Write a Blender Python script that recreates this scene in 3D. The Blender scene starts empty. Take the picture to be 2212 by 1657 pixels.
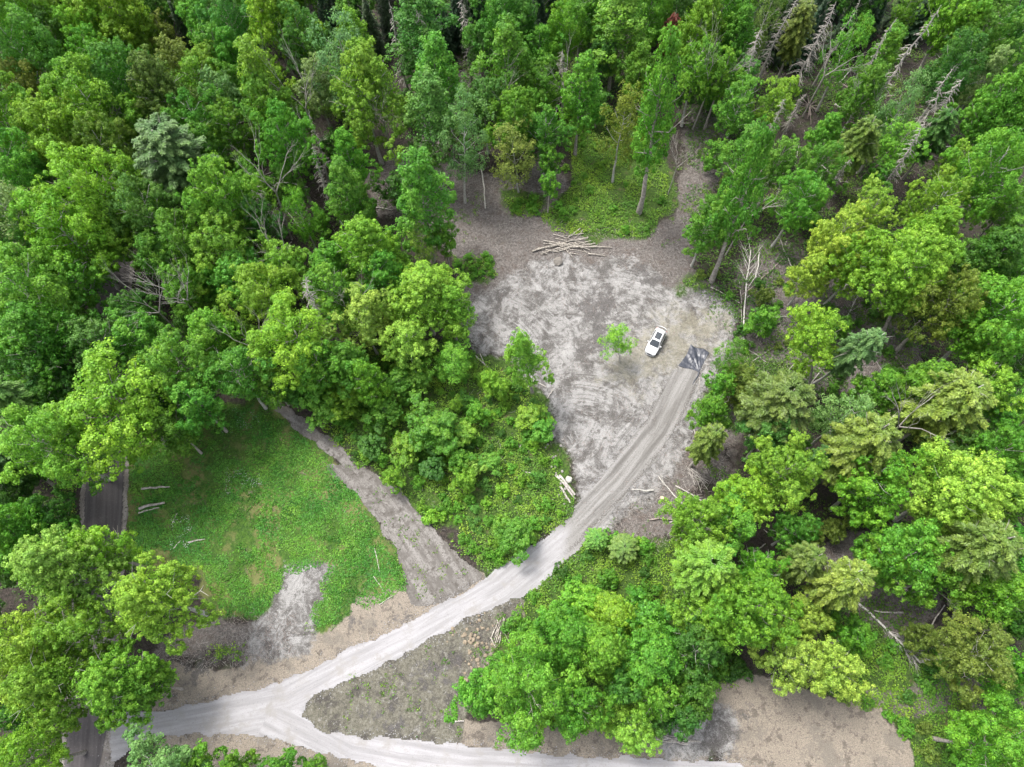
import bpy, math, random
import numpy as np
from mathutils import Vector, Matrix, Quaternion

# ------------------------------------------------------------------ camera, sky, sun, exposure
S = bpy.context.scene
COL = S.collection
CH = 88.0                      # camera height above the ground, metres
TH = math.radians(24.4)        # tilt away from straight down
FD = 1536.6                    # focal length in units of the 2212 px wide sketch grid
cam = bpy.data.cameras.new('camera')
cam.sensor_width = 36.0
cam.lens = 36.0*FD/2212.0
cam.clip_end = 6000
co = bpy.data.objects.new('camera', cam); COL.objects.link(co)
co.location = (0, 0, CH); co.rotation_euler = (TH, 0, 0)
S.camera = co
SUN_EL, SUN_AZ = math.radians(64), math.radians(-52)   # azimuth from +Y, clockwise positive
W = bpy.data.worlds.new('World'); S.world = W; W.use_nodes = True
wn = W.node_tree.nodes; wl = W.node_tree.links
bg = wn['Background']
sky = wn.new('ShaderNodeTexSky'); sky.sky_type = 'NISHITA'; sky.sun_disc = False
sky.sun_elevation = SUN_EL; sky.sun_rotation = SUN_AZ
sky.air_density = 1.0; sky.dust_density = 4.0; sky.ozone_density = 0.6
hs = wn.new('ShaderNodeHueSaturation'); hs.inputs['Saturation'].default_value = 0.35
wl.new(sky.outputs[0], hs.inputs['Color']); wl.new(hs.outputs[0], bg.inputs[0])
bg.inputs[1].default_value = 0.15
sl = bpy.data.lights.new('sun', 'SUN'); sl.energy = 1.35; sl.angle = math.radians(15); sl.color = (1.0, 0.965, 0.9)
so = bpy.data.objects.new('sun', sl); COL.objects.link(so)
sd_ = Vector((math.sin(SUN_AZ)*math.cos(SUN_EL), math.cos(SUN_AZ)*math.cos(SUN_EL), math.sin(SUN_EL)))
so.rotation_euler = sd_.to_track_quat('Z', 'Y').to_euler()
so.location = (-60, 60, 120)
S.view_settings.view_transform = 'Standard'; S.view_settings.look = 'None'
S.view_settings.gamma = 1.0; S.view_settings.exposure = 1.88
S.cycles.max_bounces = 6; S.cycles.diffuse_bounces = 4; S.cycles.transmission_bounces = 3
S.cycles.transparent_max_bounces = 4

rng = np.random.default_rng(7)
random.seed(7)
R = math.radians

# ------------------------------------------------------------------ picture grid <-> world
cT, sT = math.cos(TH), math.sin(TH)
def G(dx, dy, z=0.0):
    """where a ray through sketch point (dx,dy) meets height z"""
    u = (dx-1106.0)/FD; v = (828.5-dy)/FD
    rx, ry, rz = u, v*cT+sT, v*sT-cT
    t = (z-CH)/rz
    return (rx*t, ry*t)
def P(x, y, z):
    """sketch point of a world point, and its depth"""
    dz = z-CH
    d = y*sT-dz*cT
    return (1106.0+FD*x/d, 828.5-FD*(y*cT+dz*sT)/d, d)

# ------------------------------------------------------------------ noise
def hsh(ix, iy, s):
    n = (ix.astype(np.int64)*374761393+iy.astype(np.int64)*668265263+s*974711) & 0xffffffff
    n = ((n ^ (n >> 13))*1274126177) & 0xffffffff
    return ((n ^ (n >> 16)) & 0xffff)/65535.0
def vn(x, y, sc, s=0):
    x = np.asarray(x, float)/sc; y = np.asarray(y, float)/sc
    ix = np.floor(x); iy = np.floor(y); fx = x-ix; fy = y-iy
    fx = fx*fx*(3-2*fx); fy = fy*fy*(3-2*fy)
    a = hsh(ix, iy, s); b = hsh(ix+1, iy, s); c = hsh(ix, iy+1, s); d = hsh(ix+1, iy+1, s)
    return (a*(1-fx)+b*fx)*(1-fy)+(c*(1-fx)+d*fx)*fy
def fb(x, y, sc, s=0, o=3):
    r = 0; a = 1; t = 0
    for k in range(o):
        r = r+a*vn(x, y, sc/2**k, s+k*17); t += a; a *= .5
    return r/t
def HZ(x, y):
    """ground height"""
    x = np.asarray(x, float); y = np.asarray(y, float)
    z = 0.5*(fb(x, y, 14.0, 3, 2)-.5)+0.16*(vn(x, y, 3.0, 5)-.5)
    m = (x > -8) & (x < 36) & (y > 18) & (y < 74)
    if m.any():
        xm, ym = x[m], y[m]; k = np.clip(sdist(xm, ym, CLEAR)/2, 0, 1)*np.clip((-sdist(xm, ym, DRIVE)-.3)/1.5, 0, 1)
        c = math.cos(.6); s_ = math.sin(.6); u = xm*c+ym*s_; v = -xm*s_+ym*c
        z = z.copy(); z[m] = z[m]+k*(.42*np.abs(fb(u, v*.4, 1.9, 61, 3)-.5)+.22*(fb(xm, ym, .9, 67, 2)-.5))
    return z
def hz1(x, y): return float(HZ(np.array([x]), np.array([y]))[0])

def poly(pts): return np.array([G(*p) for p in pts])
CLEAR = poly([(1015,705),(1050,635),(1110,600),(1180,570),(1290,545),(1400,550),(1450,600),(1530,640),(1590,690),(1590,770),(1520,850),(1500,930),(1410,1050),(1300,1150),(1240,1140),(1245,1050),(1195,970),(1185,880),(1115,805),(1040,765)])
DRIVE = poly([(236,1560),(275,1537),(350,1532),(450,1515),(560,1490),(640,1462),(760,1402),(860,1355),(930,1320),(1000,1277),(1060,1241),(1110,1205),(1180,1163),(1225,1128),(1262,1070),(1330,1000),(1380,930),(1420,860),(1450,800),
              (1520,790),(1500,850),(1470,910),(1420,990),(1360,1060),(1300,1130),(1250,1182),(1180,1253),(1120,1290),(1080,1306),(1000,1342),(900,1397),(800,1455),(700,1492),(665,1520),(655,1545),(680,1570),(760,1591),(1000,1607),(1200,1630),(1440,1639),(1600,1652),
              (1700,1700),(1700,1760),(1000,1740),(830,1664),(750,1640),(650,1610),(530,1585),(400,1583),(300,1600),(255,1640),(236,1650)])
def sdist(px, py, pl):
    """signed distance to polygon, positive inside"""
    n = len(pl); ins = np.zeros(px.shape, bool); d = np.full(px.shape, 1e9)
    for i in range(n):
        ax, ay = pl[i]; bx, by = pl[(i+1) % n]
        ex, ey = bx-ax, by-ay; L = ex*ex+ey*ey+1e-9
        t = np.clip(((px-ax)*ex+(py-ay)*ey)/L, 0, 1)
        d = np.minimum(d, np.hypot(px-ax-t*ex, py-ay-t*ey))
        c = ((ay > py) != (by > py)) & (px < (bx-ax)*(py-ay)/((by-ay) if by != ay else 1e-9)+ax)
        ins ^= c
    return np.where(ins, d, -d)
def ldist(px, py, ln):
    """distance to polyline, with coordinates along and across"""
    d = np.full(px.shape, 1e9); al = np.zeros(px.shape); ac = np.zeros(px.shape); s0 = 0
    for i in range(len(ln)-1):
        ax, ay = ln[i]; bx, by = ln[i+1]; ex, ey = bx-ax, by-ay; L = math.hypot(ex, ey)
        t = np.clip(((px-ax)*ex+(py-ay)*ey)/L/L, 0, 1)
        dd = np.hypot(px-ax-t*ex, py-ay-t*ey)
        m = dd < d
        cr = (ex*(py-ay)-ey*(px-ax))/L
        al = np.where(m, s0+t*L, al); ac = np.where(m, cr, ac); d = np.where(m, dd, d); s0 += L
    return d, al, ac

# ------------------------------------------------------------------ mesh and object helpers
def np_mesh(name, v, q, mat=None, smooth=False, k=4):
    me = bpy.data.meshes.new(name)
    v = np.ascontiguousarray(v, dtype=np.float32); q = np.ascontiguousarray(q, dtype=np.int32)
    me.vertices.add(len(v)); me.vertices.foreach_set('co', v.ravel())
    me.loops.add(q.size); me.loops.foreach_set('vertex_index', q.ravel())
    me.polygons.add(len(q)); me.polygons.foreach_set('loop_start', np.arange(0, q.size, k, dtype=np.int32))
    me.polygons.foreach_set('use_smooth', np.full(len(q), smooth))
    me.update(calc_edges=True)
    if mat: me.materials.append(mat)
    return me
def obj(name, me, parent=None, **props):
    o = bpy.data.objects.new(name, me); COL.objects.link(o)
    if parent is not None: o.parent = parent
    for k, v in props.items(): o[k] = v
    return o
class MB:
    """collects tubes, boxes and loose faces, then becomes one mesh"""
    def __init__(s): s.v = []; s.f = []; s.sm = []
    def add(s, vs, fs, smooth=True):
        b = len(s.v); s.v += [tuple(p) for p in vs]; s.f += [tuple(i+b for i in f) for f in fs]; s.sm += [smooth]*len(fs)
    def tube(s, pts, rad, n=5, cap=True):
        pts = [Vector(p) for p in pts]; vs = []; fs = []
        for i, p in enumerate(pts):
            t = (pts[min(i+1, len(pts)-1)]-pts[max(i-1, 0)])
            if t.length < 1e-6: t = Vector((0, 0, 1))
            t.normalize()
            a = t.orthogonal().normalized() if i == 0 else (a0-t*a0.dot(t)).normalized()
            a0 = a; b = t.cross(a)
            for k in range(n):
                w = 2*math.pi*k/n
                vs.append(p+(a*math.cos(w)+b*math.sin(w))*rad[i])
        for i in range(len(pts)-1):
            for k in range(n):
                fs.append((i*n+k, i*n+(k+1) % n, (i+1)*n+(k+1) % n, (i+1)*n+k))
        s.add(vs, fs)
        if cap:
            e = (len(pts)-1)*n
            s.add(vs[:n], [tuple(range(n))[::-1]], False); s.add(vs[e:e+n], [tuple(range(n))], False)
    def box(s, lo, hi, m=None):
        x0, y0, z0 = lo; x1, y1, z1 = hi
        vs = [Vector(p) for p in ((x0,y0,z0),(x1,y0,z0),(x1,y1,z0),(x0,y1,z0),(x0,y0,z1),(x1,y0,z1),(x1,y1,z1),(x0,y1,z1))]
        if m is not None: vs = [m @ p for p in vs]
        s.add(vs, [(3,2,1,0),(4,5,6,7),(0,1,5,4),(1,2,6,5),(2,3,7,6),(3,0,4,7)], False)
    def mesh(s, name, mat):
        me = bpy.data.meshes.new(name); me.from_pydata(s.v, [], s.f)
        me.polygons.foreach_set('use_smooth', s.sm); me.update(); me.materials.append(mat); return me

# ------------------------------------------------------------------ materials
class NT:
    def __init__(s, name):
        s.m = bpy.data.materials.new(name); s.m.use_nodes = True; s.t = s.m.node_tree
        s.b = s.t.nodes['Principled BSDF']; s.o = s.t.nodes['Material Output']
        s.b.inputs['Specular IOR Level'].default_value = 0.25
    def n(s, ty, **kw):
        x = s.t.nodes.new(ty)
        for k, v in kw.items():
            if k.startswith('_'): setattr(x, k[1:], v)
        return x
    def l(s, a, b): s.t.links.new(a, b)
    def setv(s, inp, v):
        if hasattr(v, 'links') or isinstance(v, bpy.types.NodeSocket): s.l(v, inp)
        else: inp.default_value = v
    def noise(s, sc, det=4, rough=.6, dist=0, vec=None):
        x = s.n('ShaderNodeTexNoise'); x.inputs['Scale'].default_value = sc; x.inputs['Detail'].default_value = det
        x.inputs['Roughness'].default_value = rough; x.inputs['Distortion'].default_value = dist
        s.l(vec if vec is not None else s.pos(), x.inputs['Vector']); return x.outputs['Fac']
    def pos(s):
        if not hasattr(s, 'g'): s.g = s.n('ShaderNodeNewGeometry')
        return s.g.outputs['Position']
    def obv(s):
        if not hasattr(s, 'tc'): s.tc = s.n('ShaderNodeTexCoord')
        return s.tc.outputs['Object']
    def math(s, op, a, b=None, clamp=False):
        x = s.n('ShaderNodeMath', _operation=op, _use_clamp=clamp); s.setv(x.inputs[0], a)
        if b is not None: s.setv(x.inputs[1], b)
        return x.outputs[0]
    def ramp(s, f, lo, hi, a=0.0, b=1.0):
        x = s.n('ShaderNodeMapRange', _interpolation_type='SMOOTHSTEP'); s.l(f, x.inputs[0])
        for i, v in enumerate((lo, hi, a, b)): x.inputs[i+1].default_value = v
        return x.outputs[0]
    def mix(s, f, a, b, mode='MIX'):
        x = s.n('ShaderNodeMix', _data_type='RGBA', _blend_type=mode)
        s.setv(x.inputs[0], f); 
        for i, v in ((6, a), (7, b)):
            if isinstance(v, tuple): x.inputs[i].default_value = (*v, 1)
            else: s.l(v, x.inputs[i])
        return x.outputs[2]
    def bump(s, h, st=.5, d=.05):
        x = s.n('ShaderNodeBump'); x.inputs['Strength'].default_value = st; x.inputs['Distance'].default_value = d
        s.l(h, x.inputs['Height']); s.l(x.outputs[0], s.b.inputs['Normal'])
    def base(s, c): 
        if isinstance(c, tuple): s.b.inputs['Base Color'].default_value = (*c, 1)
        else: s.l(c, s.b.inputs['Base Color'])
    def rough(s, v): s.setv(s.b.inputs['Roughness'], v)

def m_plain(name, c, rough=.6, met=0, var=.12, sc=3.0):
    m = NT(name); f = m.noise(sc, 3, vec=m.obv())
    m.base(m.mix(f, tuple(x*(1-var) for x in c), tuple(min(1, x*(1+var)) for x in c))); m.rough(rough)
    m.b.inputs['Metallic'].default_value = met; return m.m
def m_leaf(name, trans=.28):
    m = NT(name)
    oi = m.n('ShaderNodeObjectInfo'); ge = m.n('ShaderNodeNewGeometry')
    at = m.n('ShaderNodeAttribute', _attribute_name='tint')
    h = m.n('ShaderNodeHueSaturation')
    m.l(oi.outputs['Color'], h.inputs['Color'])
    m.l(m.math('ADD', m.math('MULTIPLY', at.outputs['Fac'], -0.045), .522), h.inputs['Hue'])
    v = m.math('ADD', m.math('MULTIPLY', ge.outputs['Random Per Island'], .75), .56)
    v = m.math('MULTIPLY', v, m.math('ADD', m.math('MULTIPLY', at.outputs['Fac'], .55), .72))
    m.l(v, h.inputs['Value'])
    m.base(h.outputs[0]); m.rough(.5); m.b.inputs['Specular IOR Level'].default_value = .3
    tr = m.n('ShaderNodeBsdfTranslucent'); tm = m.mix(1.0, h.outputs[0], (1.1, 1.15, .5), 'MULTIPLY')
    m.l(tm, tr.inputs['Color'])
    mx = m.n('ShaderNodeMixShader'); mx.inputs[0].default_value = trans
    m.l(m.b.outputs[0], mx.inputs[1]); m.l(tr.outputs[0], mx.inputs[2]); m.l(mx.outputs[0], m.o.inputs['Surface'])
    return m.m
def m_bark(name, a, b, sc=6):
    m = NT(name); f = m.noise(sc, 4, .7, vec=m.obv()); m.base(m.mix(m.ramp(f, .35, .65), a, b)); m.rough(.9)
    m.bump(f, .6, .03); return m.m
LEAF = m_leaf('leaf', .42); NEEDLE = m_leaf('needle', .12); GRASSM = m_leaf('grass_blade', .2)
BARK = m_bark('grey_bark', (.17, .15, .13), (.33, .30, .27))
BARKP = m_bark('pale_bark', (.24, .225, .20), (.42, .405, .375))
DEADB = m_bark('dead_wood', (.17, .155, .138), (.36, .335, .305))
DEADD = m_bark('brown_dead_wood', (.12, .095, .085), (.27, .225, .20))
POLE = m_bark('peeled_pole', (.11, .095, .08), (.38, .35, .305), 7)
LOGB = m_bark('log_bark', (.17, .155, .14), (.33, .305, .285), 3)
CUT = m_plain('cut_wood', (.36, .29, .20), .8)

def ground_material():
    m = NT('ground_soil')
    a = m.n('ShaderNodeAttribute', _attribute_name='mA'); b = m.n('ShaderNodeAttribute', _attribute_name='mB')
    sa = m.n('ShaderNodeSeparateColor'); m.l(a.outputs['Color'], sa.inputs[0])
    sb = m.n('ShaderNodeSeparateColor'); m.l(b.outputs['Color'], sb.inputs[0])
    n1 = m.noise(.9, 6, .65); n2 = m.noise(3.2, 5, .7); n3 = m.noise(9, 4, .75); n4 = m.noise(.28, 4, .6)
    def thr(mask, nz, amp=.7, w=.12):
        return m.ramp(m.math('ADD', mask, m.math('MULTIPLY', m.math('SUBTRACT', nz, .5), amp)), .5-w, .5+w)
    # forest floor
    c = m.mix(m.ramp(n2, .35, .68), (.018, .015, .012), (.058, .046, .039))
    c = m.mix(m.ramp(n1, .5, .66), c, (.030, .046, .012))
    # brown disturbed litter, chips
    lit = m.mix(m.ramp(n2, .3, .7), (.058, .050, .044), (.185, .168, .158))
    lit = m.mix(m.ramp(n3, .58, .68), lit, (.28, .255, .23))
    lit = m.mix(m.ramp(n1, .5, .7), lit, (.088, .070, .060))
    c = m.mix(thr(sb.outputs[0], n1), c, lit)
    # low green carpet
    gr = m.mix(m.ramp(n2, .35, .65), (.020, .045, .007), (.060, .115, .014))
    gr = m.mix(m.ramp(n1, .55, .68), gr, (.085, .078, .036))
    c = m.mix(thr(a.outputs['Alpha'], n2), c, gr)
    # meadow
    me = m.mix(m.ramp(n2, .3, .7), (.022, .060, .009), (.062, .130, .014))
    me = m.mix(m.ramp(n4, .48, .60), me, (.125, .135, .045)); me = m.mix(m.ramp(m.noise(.5, 8, .8), .56, .66), me, (.12, .105, .070))
    c = m.mix(thr(sa.outputs[1], n2, .8), c, me)
    # straw mulch
    st = m.mix(m.ramp(n3, .3, .7), (.160, .134, .108), (.285, .248, .202))
    st = m.mix(m.ramp(m.noise(.8, 7, .75), .52, .60), st, (.125, .108, .09))
    st = m.mix(m.ramp(n2, .60, .66), st, (.10, .082, .068)); st = m.mix(m.ramp(m.noise(.25, 7, .7), .5, .62), st, (.17, .150, .125))
    c = m.mix(thr(sa.outputs[2], n1, .7, .08), c, st)
    # grey-olive soil
    tr = m.mix(m.ramp(n2, .3, .7), (.075, .070, .053), (.168, .160, .128))
    tr = m.mix(m.ramp(m.noise(.35, 8, .78), .48, .60), tr, (.058, .053, .047)); tr = m.mix(m.ramp(m.noise(1.1, 8, .8), .56, .64), tr, (.22, .212, .195))
    c = m.mix(thr(sb.outputs[1], n1, .4), c, tr)
    # scraped pale subsoil of the clearing, streaked by tracks in several directions
    def stretched(ang, sc, f, det=6, rough=.72, dist=.35):
        mp = m.n('ShaderNodeMapping'); mp.inputs['Rotation'].default_value = (0, 0, ang); mp.vector_type = 'TEXTURE'; mp.inputs['Scale'].default_value = (1, 1/sc[1], 1)
        m.l(m.pos(), mp.inputs['Vector']); return m.noise(f, det, rough, dist, mp.outputs[0])
    sA = stretched(.65, (1, .22, 1), 1.5); sB = stretched(-.5, (1, .25, 1), 1.7); sC = stretched(1.5, (1, .3, 1), 1.6)
    pick = m.ramp(n4, .46, .54); pick2 = m.ramp(m.noise(.22, 2, .5, 0, m.obv()), .5, .56)
    s2 = m.math('ADD', m.math('MULTIPLY', sA, pick), m.math('MULTIPLY', sB, m.math('SUBTRACT', 1.0, pick)))
    s2 = m.math('ADD', m.math('MULTIPLY', s2, m.math('SUBTRACT', 1.0, pick2)), m.math('MULTIPLY', sC, pick2))
    for (px, py), (qx, qy), r0 in ((G(1250, 1010), G(1290, 840), 4.2), (G(1020, 800), G(1140, 690), 3.6), (G(1330, 760), G(1390, 610), 3.2), (G(1500, 1050), G(1330, 950), 3.0)):
        sb_ = m.n('ShaderNodeVectorMath', _operation='SUBTRACT'); m.l(m.pos(), sb_.inputs[0]); sb_.inputs[1].default_value = (px, py, 0)
        sx = m.n('ShaderNodeSeparateXYZ'); m.l(sb_.outputs[0], sx.inputs[0])
        rr = m.math('SQRT', m.math('ADD', m.math('MULTIPLY', sx.outputs[0], sx.outputs[0]), m.math('MULTIPLY', sx.outputs[1], sx.outputs[1])))
        cb = m.n('ShaderNodeCombineXYZ'); m.l(m.math('MULTIPLY', rr, 2.3), cb.inputs[0]); m.l(m.math('MULTIPLY', m.math('ARCTAN2', sx.outputs[1], sx.outputs[0]), 2.0), cb.inputs[1])
        pn = m.noise(1.0, 6, .72, .2, cb.outputs[0]); dq = m.n('ShaderNodeVectorMath', _operation='DISTANCE'); m.l(m.pos(), dq.inputs[0]); dq.inputs[1].default_value = (qx, qy, 0); msk = m.ramp(m.math('ADD', dq.outputs['Value'], m.math('MULTIPLY', n1, 4.0)), r0+4.0, r0+1.2)
        s2 = m.math('ADD', m.math('MULTIPLY', s2, m.math('SUBTRACT', 1.0, msk)), m.math('MULTIPLY', pn, msk))
    s1 = m.noise(.33, 8, .78, .4)
    cl = m.mix(m.ramp(s1, .40, .56), (.088, .082, .077), (.270, .264, .257)); dk = m.noise(.9, 9, .82, .3); cl = m.mix(m.math('MULTIPLY', m.ramp(dk, .53, .60), .8), cl, (.070, .064, .059))
    cl = m.mix(m.math('MULTIPLY', m.ramp(s2, .50, .60), .60), cl, (.105, .099, .094))
    cl = m.mix(m.math('MULTIPLY', m.ramp(s2, .47, .36), .55), cl, (.330, .325, .318))
    cl = m.mix(m.ramp(n3, .60, .66), cl, (.34, .33, .32))
    cl = m.mix(m.ramp(n3, .40, .34), cl, (.075, .068, .062))
    c = m.mix(thr(sa.outputs[0], m.noise(1.6, 6, .75), 1.1, .16), c, cl)
    # tan-olive film over part of the clearing
    c = m.mix(m.math('MULTIPLY', thr(m.math('MULTIPLY', sb.outputs[2], .62), m.noise(.5, 8, .78), 2.2, .25), .7), c, m.mix(m.ramp(n2, .3, .7), (.165, .152, .112), (.275, .258, .200)))
    # wet dark stains
    c = m.mix(m.math('MULTIPLY', thr(m.math('MULTIPLY', b.outputs['Alpha'], .66), m.noise(.7, 8, .8), 2.6, .12), .85), c, m.mix(m.ramp(n3, .3, .7), (.045, .041, .039), (.13, .122, .118)))
    # speckle of stones and chips
    c = m.mix(m.math('MULTIPLY', m.ramp(m.noise(16, 2, .6), .64, .70), .5), c, (.30, .285, .26))
    c = m.mix(m.math('MULTIPLY', m.ramp(m.noise(11, 3, .7), .62, .38), .45), c, m.mix(1.0, c, (.35, .33, .32), 'MULTIPLY'))
    c = m.mix(1.0, c, (.90, .90, .90), 'MULTIPLY')
    m.base(c); m.rough(.95)
    hh = m.math('ADD', m.math('MULTIPLY', s2, 1.0), m.math('MULTIPLY', n3, .5))
    m.bump(hh, .9, .22)
    return m.m
def gravel_material():
    m = NT('pale_gravel'); uv = m.n('ShaderNodeUVMap'); 
    w = m.n('ShaderNodeVectorMath', _operation='MULTIPLY'); m.l(uv.outputs[0], w.inputs[0]); w.inputs[1].default_value = (.10, 1.6, 1)
    s = m.noise(1.0, 6, .7, .4, w.outputs[0]); n3 = m.noise(7, 5, .7); n1 = m.noise(.5, 4, .6)
    c = m.mix(m.ramp(s, .35, .65), (.195, .190, .192), (.270, .265, .270))
    c = m.mix(m.ramp(n3, .55, .72), c, (.15, .145, .14))
    c = m.mix(m.ramp(m.noise(.35, 8, .8), .50, .64), c, (.205, .196, .187)); c = m.mix(m.ramp(m.noise(13, 2, .6), .66, .72), c, (.09, .085, .08))
    gd = m.n('ShaderNodeAttribute', _attribute_name='age')
    old = m.mix(m.ramp(s, .35, .65), (.125, .120, .112), (.205, .199, .191)); old = m.mix(m.ramp(n3, .5, .7), old, (.09, .085, .08))
    c = m.mix(m.ramp(m.math('ADD', gd.outputs['Fac'], m.math('MULTIPLY', m.math('SUBTRACT', s, .5), .9)), .35, .65), c, old)
    su = m.n('ShaderNodeSeparateXYZ'); m.l(uv.outputs[0], su.inputs[0]); av = m.math('ABSOLUTE', m.math('ADD', su.outputs[1], m.math('MULTIPLY', m.math('SUBTRACT', n1, .5), .8)))
    rut = m.ramp(m.math('ABSOLUTE', m.math('SUBTRACT', av, .95)), .45, .12)
    c = m.mix(m.math('MULTIPLY', rut, m.math('MULTIPLY', gd.outputs['Fac'], .55)), c, m.mix(1.0, c, (.62, .61, .60), 'MULTIPLY'))
    ed = m.ramp(m.math('ABSOLUTE', m.math('SUBTRACT', av, 1.9)), .40, .05)
    c = m.mix(m.math('MULTIPLY', ed, m.math('MULTIPLY', gd.outputs['Fac'], m.ramp(n3, .4, .6))), c, m.mix(1.0, c, (.5, .48, .46), 'MULTIPLY'))
    c = m.mix(1.0, c, (.88, .875, .88), 'MULTIPLY')
    m.base(c); m.rough(.95); m.bump(m.math('ADD', s, m.math('MULTIPLY', n3, .4)), .5, .06)
    return m.m
def track_material(name, a, b, d):
    m = NT(name); uv = m.n('ShaderNodeUVMap')
    w = m.n('ShaderNodeVectorMath', _operation='MULTIPLY'); m.l(uv.outputs[0], w.inputs[0]); w.inputs[1].default_value = (.2, 1.1, 1)
    s = m.noise(1.0, 6, .7, .5, w.outputs[0]); n3 = m.noise(6, 5, .75); n1 = m.noise(.7, 4, .6)
    c = m.mix(m.ramp(s, .34, .66), a, b); c = m.mix(m.ramp(n3, .52, .62), c, d); c = m.mix(m.ramp(n1, .5, .62), c, a); c = m.mix(m.ramp(m.noise(1.3, 6, .75), .54, .62), c, d)
    m.base(c); m.rough(.95); m.bump(m.math('ADD', s, m.math('MULTIPLY', n3, .5)), .7, .08)
    return m.m

# ------------------------------------------------------------------ the setting: masks on the ground sheet
LITTER = [poly([(1150,470),(1430,495),(1460,590),(1290,570),(1170,570)]),
          poly([(800,380),(880,330),(1000,340),(1130,380),(1200,300),(1230,400),(1180,470),(1200,530),(1290,545),(1050,640),(1010,700),(980,560),(880,480),(820,470)]),
          poly([(1400,540),(1440,480),(1480,260),(1560,250),(1570,330),(1540,460),(1500,600),(1600,640),(1620,720),(1560,850),(1500,940),(1400,1060),(1300,1170),(1420,1190),(1560,1040),(1560,930),(1620,860),(1950,830),(1960,680),(1800,560),(1640,520),(1580,620),(1480,640)]),
          poly([(940,80),(1010,60),(1010,200),(960,330),(900,330),(930,200)]),
          poly([(440,1320),(640,1330),(660,1400),(500,1440),(350,1450),(330,1400)]),
          poly([(1860,650),(1990,720),(2010,830),(1850,860),(1800,760)]),
          poly([(1760,1180),(2000,1130),(2010,1420),(1880,1420),(1820,1300)])]
GREENP = [poly([(1230,240),(1390,250),(1430,350),(1450,440),(1400,515),(1200,500),(1165,470),(1240,400)]),
          poly([(980,560),(1060,550),(1070,600),(990,600)]), poly([(1090,430),(1170,430),(1160,470),(1100,470)]),
          poly([(640,820),(760,760),(900,740),(1040,770),(1115,805),(1185,880),(1195,970),(1245,1100),(1160,1170),(1060,1240),(1000,1200),(860,1060),(730,960)]),
          poly([(1110,1310),(1290,1150),(1420,1190),(1560,1150),(1600,1480),(1530,1570),(1380,1590),(1000,1520),(1090,1420)]),
          poly([(1800,1480),(2212,1480),(2300,1700),(1960,1700),(1960,1600),(1900,1540),(1790,1510)]),
          poly([(1780,1330),(1900,1380),(2000,1480),(1800,1500)]),
          poly([(1430,620),(1500,600),(1520,650),(1450,660)]),
          poly([(1500,860),(1560,840),(1560,920),(1500,910)]),
          poly([(1620,740),(1700,770),(1720,860),(1600,850),(1590,790)])]
MEADOW = poly([(270,1010),(420,900),(560,862),(640,925),(710,1000),(775,1075),(822,1160),(868,1230),(880,1275),(800,1312),(690,1365),(640,1335),(570,1345),(470,1320),(430,1230),(280,1210)])
BALD = [poly([(612,1238),(700,1225),(698,1290),(668,1325),(655,1420),(520,1420),(560,1345),(590,1300)]),
        poly([(1430,1560),(1600,1550),(1590,1640),(1430,1640)])]
STRAW = [poly([(955,1365),(1040,1318),(1115,1305),(1125,1335),(1085,1350),(1070,1400),(1010,1490),(965,1440),(985,1390)]),
         poly([(330,1540),(370,1450),(500,1440),(640,1395),(700,1360),(760,1330),(870,1280),(1040,1262),(930,1325),(640,1470),(450,1520)]),
         poly([(1525,1490),(1600,1480),(1700,1495),(1780,1515),(1900,1540),(1960,1600),(1985,1720),(1575,1720),(1600,1600),(1530,1560)]),
         poly([(380,1600),(530,1590),(700,1625),(830,1665),(820,1720),(330,1720)]),
         poly([(960,1578),(1100,1572),(1300,1580),(1520,1600),(1530,1640),(1200,1632),(960,1605)])]
OLIVE = [poly([(650,1545),(700,1485),(900,1395),(1080,1305),(1120,1300),(1000,1480),(990,1600),(760,1592),(660,1572)]),
         poly([(1860,1500),(2100,1490),(2300,1500),(2300,1530),(2100,1530),(1900,1525)])]
FILM = [poly([(1460,640),(1590,680),(1590,760),(1500,800),(1380,860),(1290,830),(1300,770),(1400,700)])]
STAIN = [poly([(1225,650),(1330,600),(1355,660),(1300,790),(1235,770)]), poly([(880,1430),(990,1400),(990,1490),(890,1490)]), poly([(800,1540),(920,1530),(930,1570),(810,1570)]),
         poly([(740,1375),(880,1310),(890,1335),(760,1395)]), poly([(1400,560),(1460,590),(1440,640),(1390,610)]), poly([(1530,1560),(1600,1540),(1600,1575),(1540,1600)]),
         poly([(340,1450),(480,1440),(460,1500),(330,1530)])]
def mk(sd, soft=1.2): return np.clip(.5+sd/(2*soft), 0, 1)
def axis(lo, hi, st, far):
    a = list(np.arange(lo, hi+1e-6, st)); s = st; x = hi
    while x < far: s *= 1.45; x += s; a.append(x)
    s = st; x = lo; pre = []
    while x > -far: s *= 1.45; x -= s; pre.append(x)
    return np.array(pre[::-1]+a)
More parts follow.
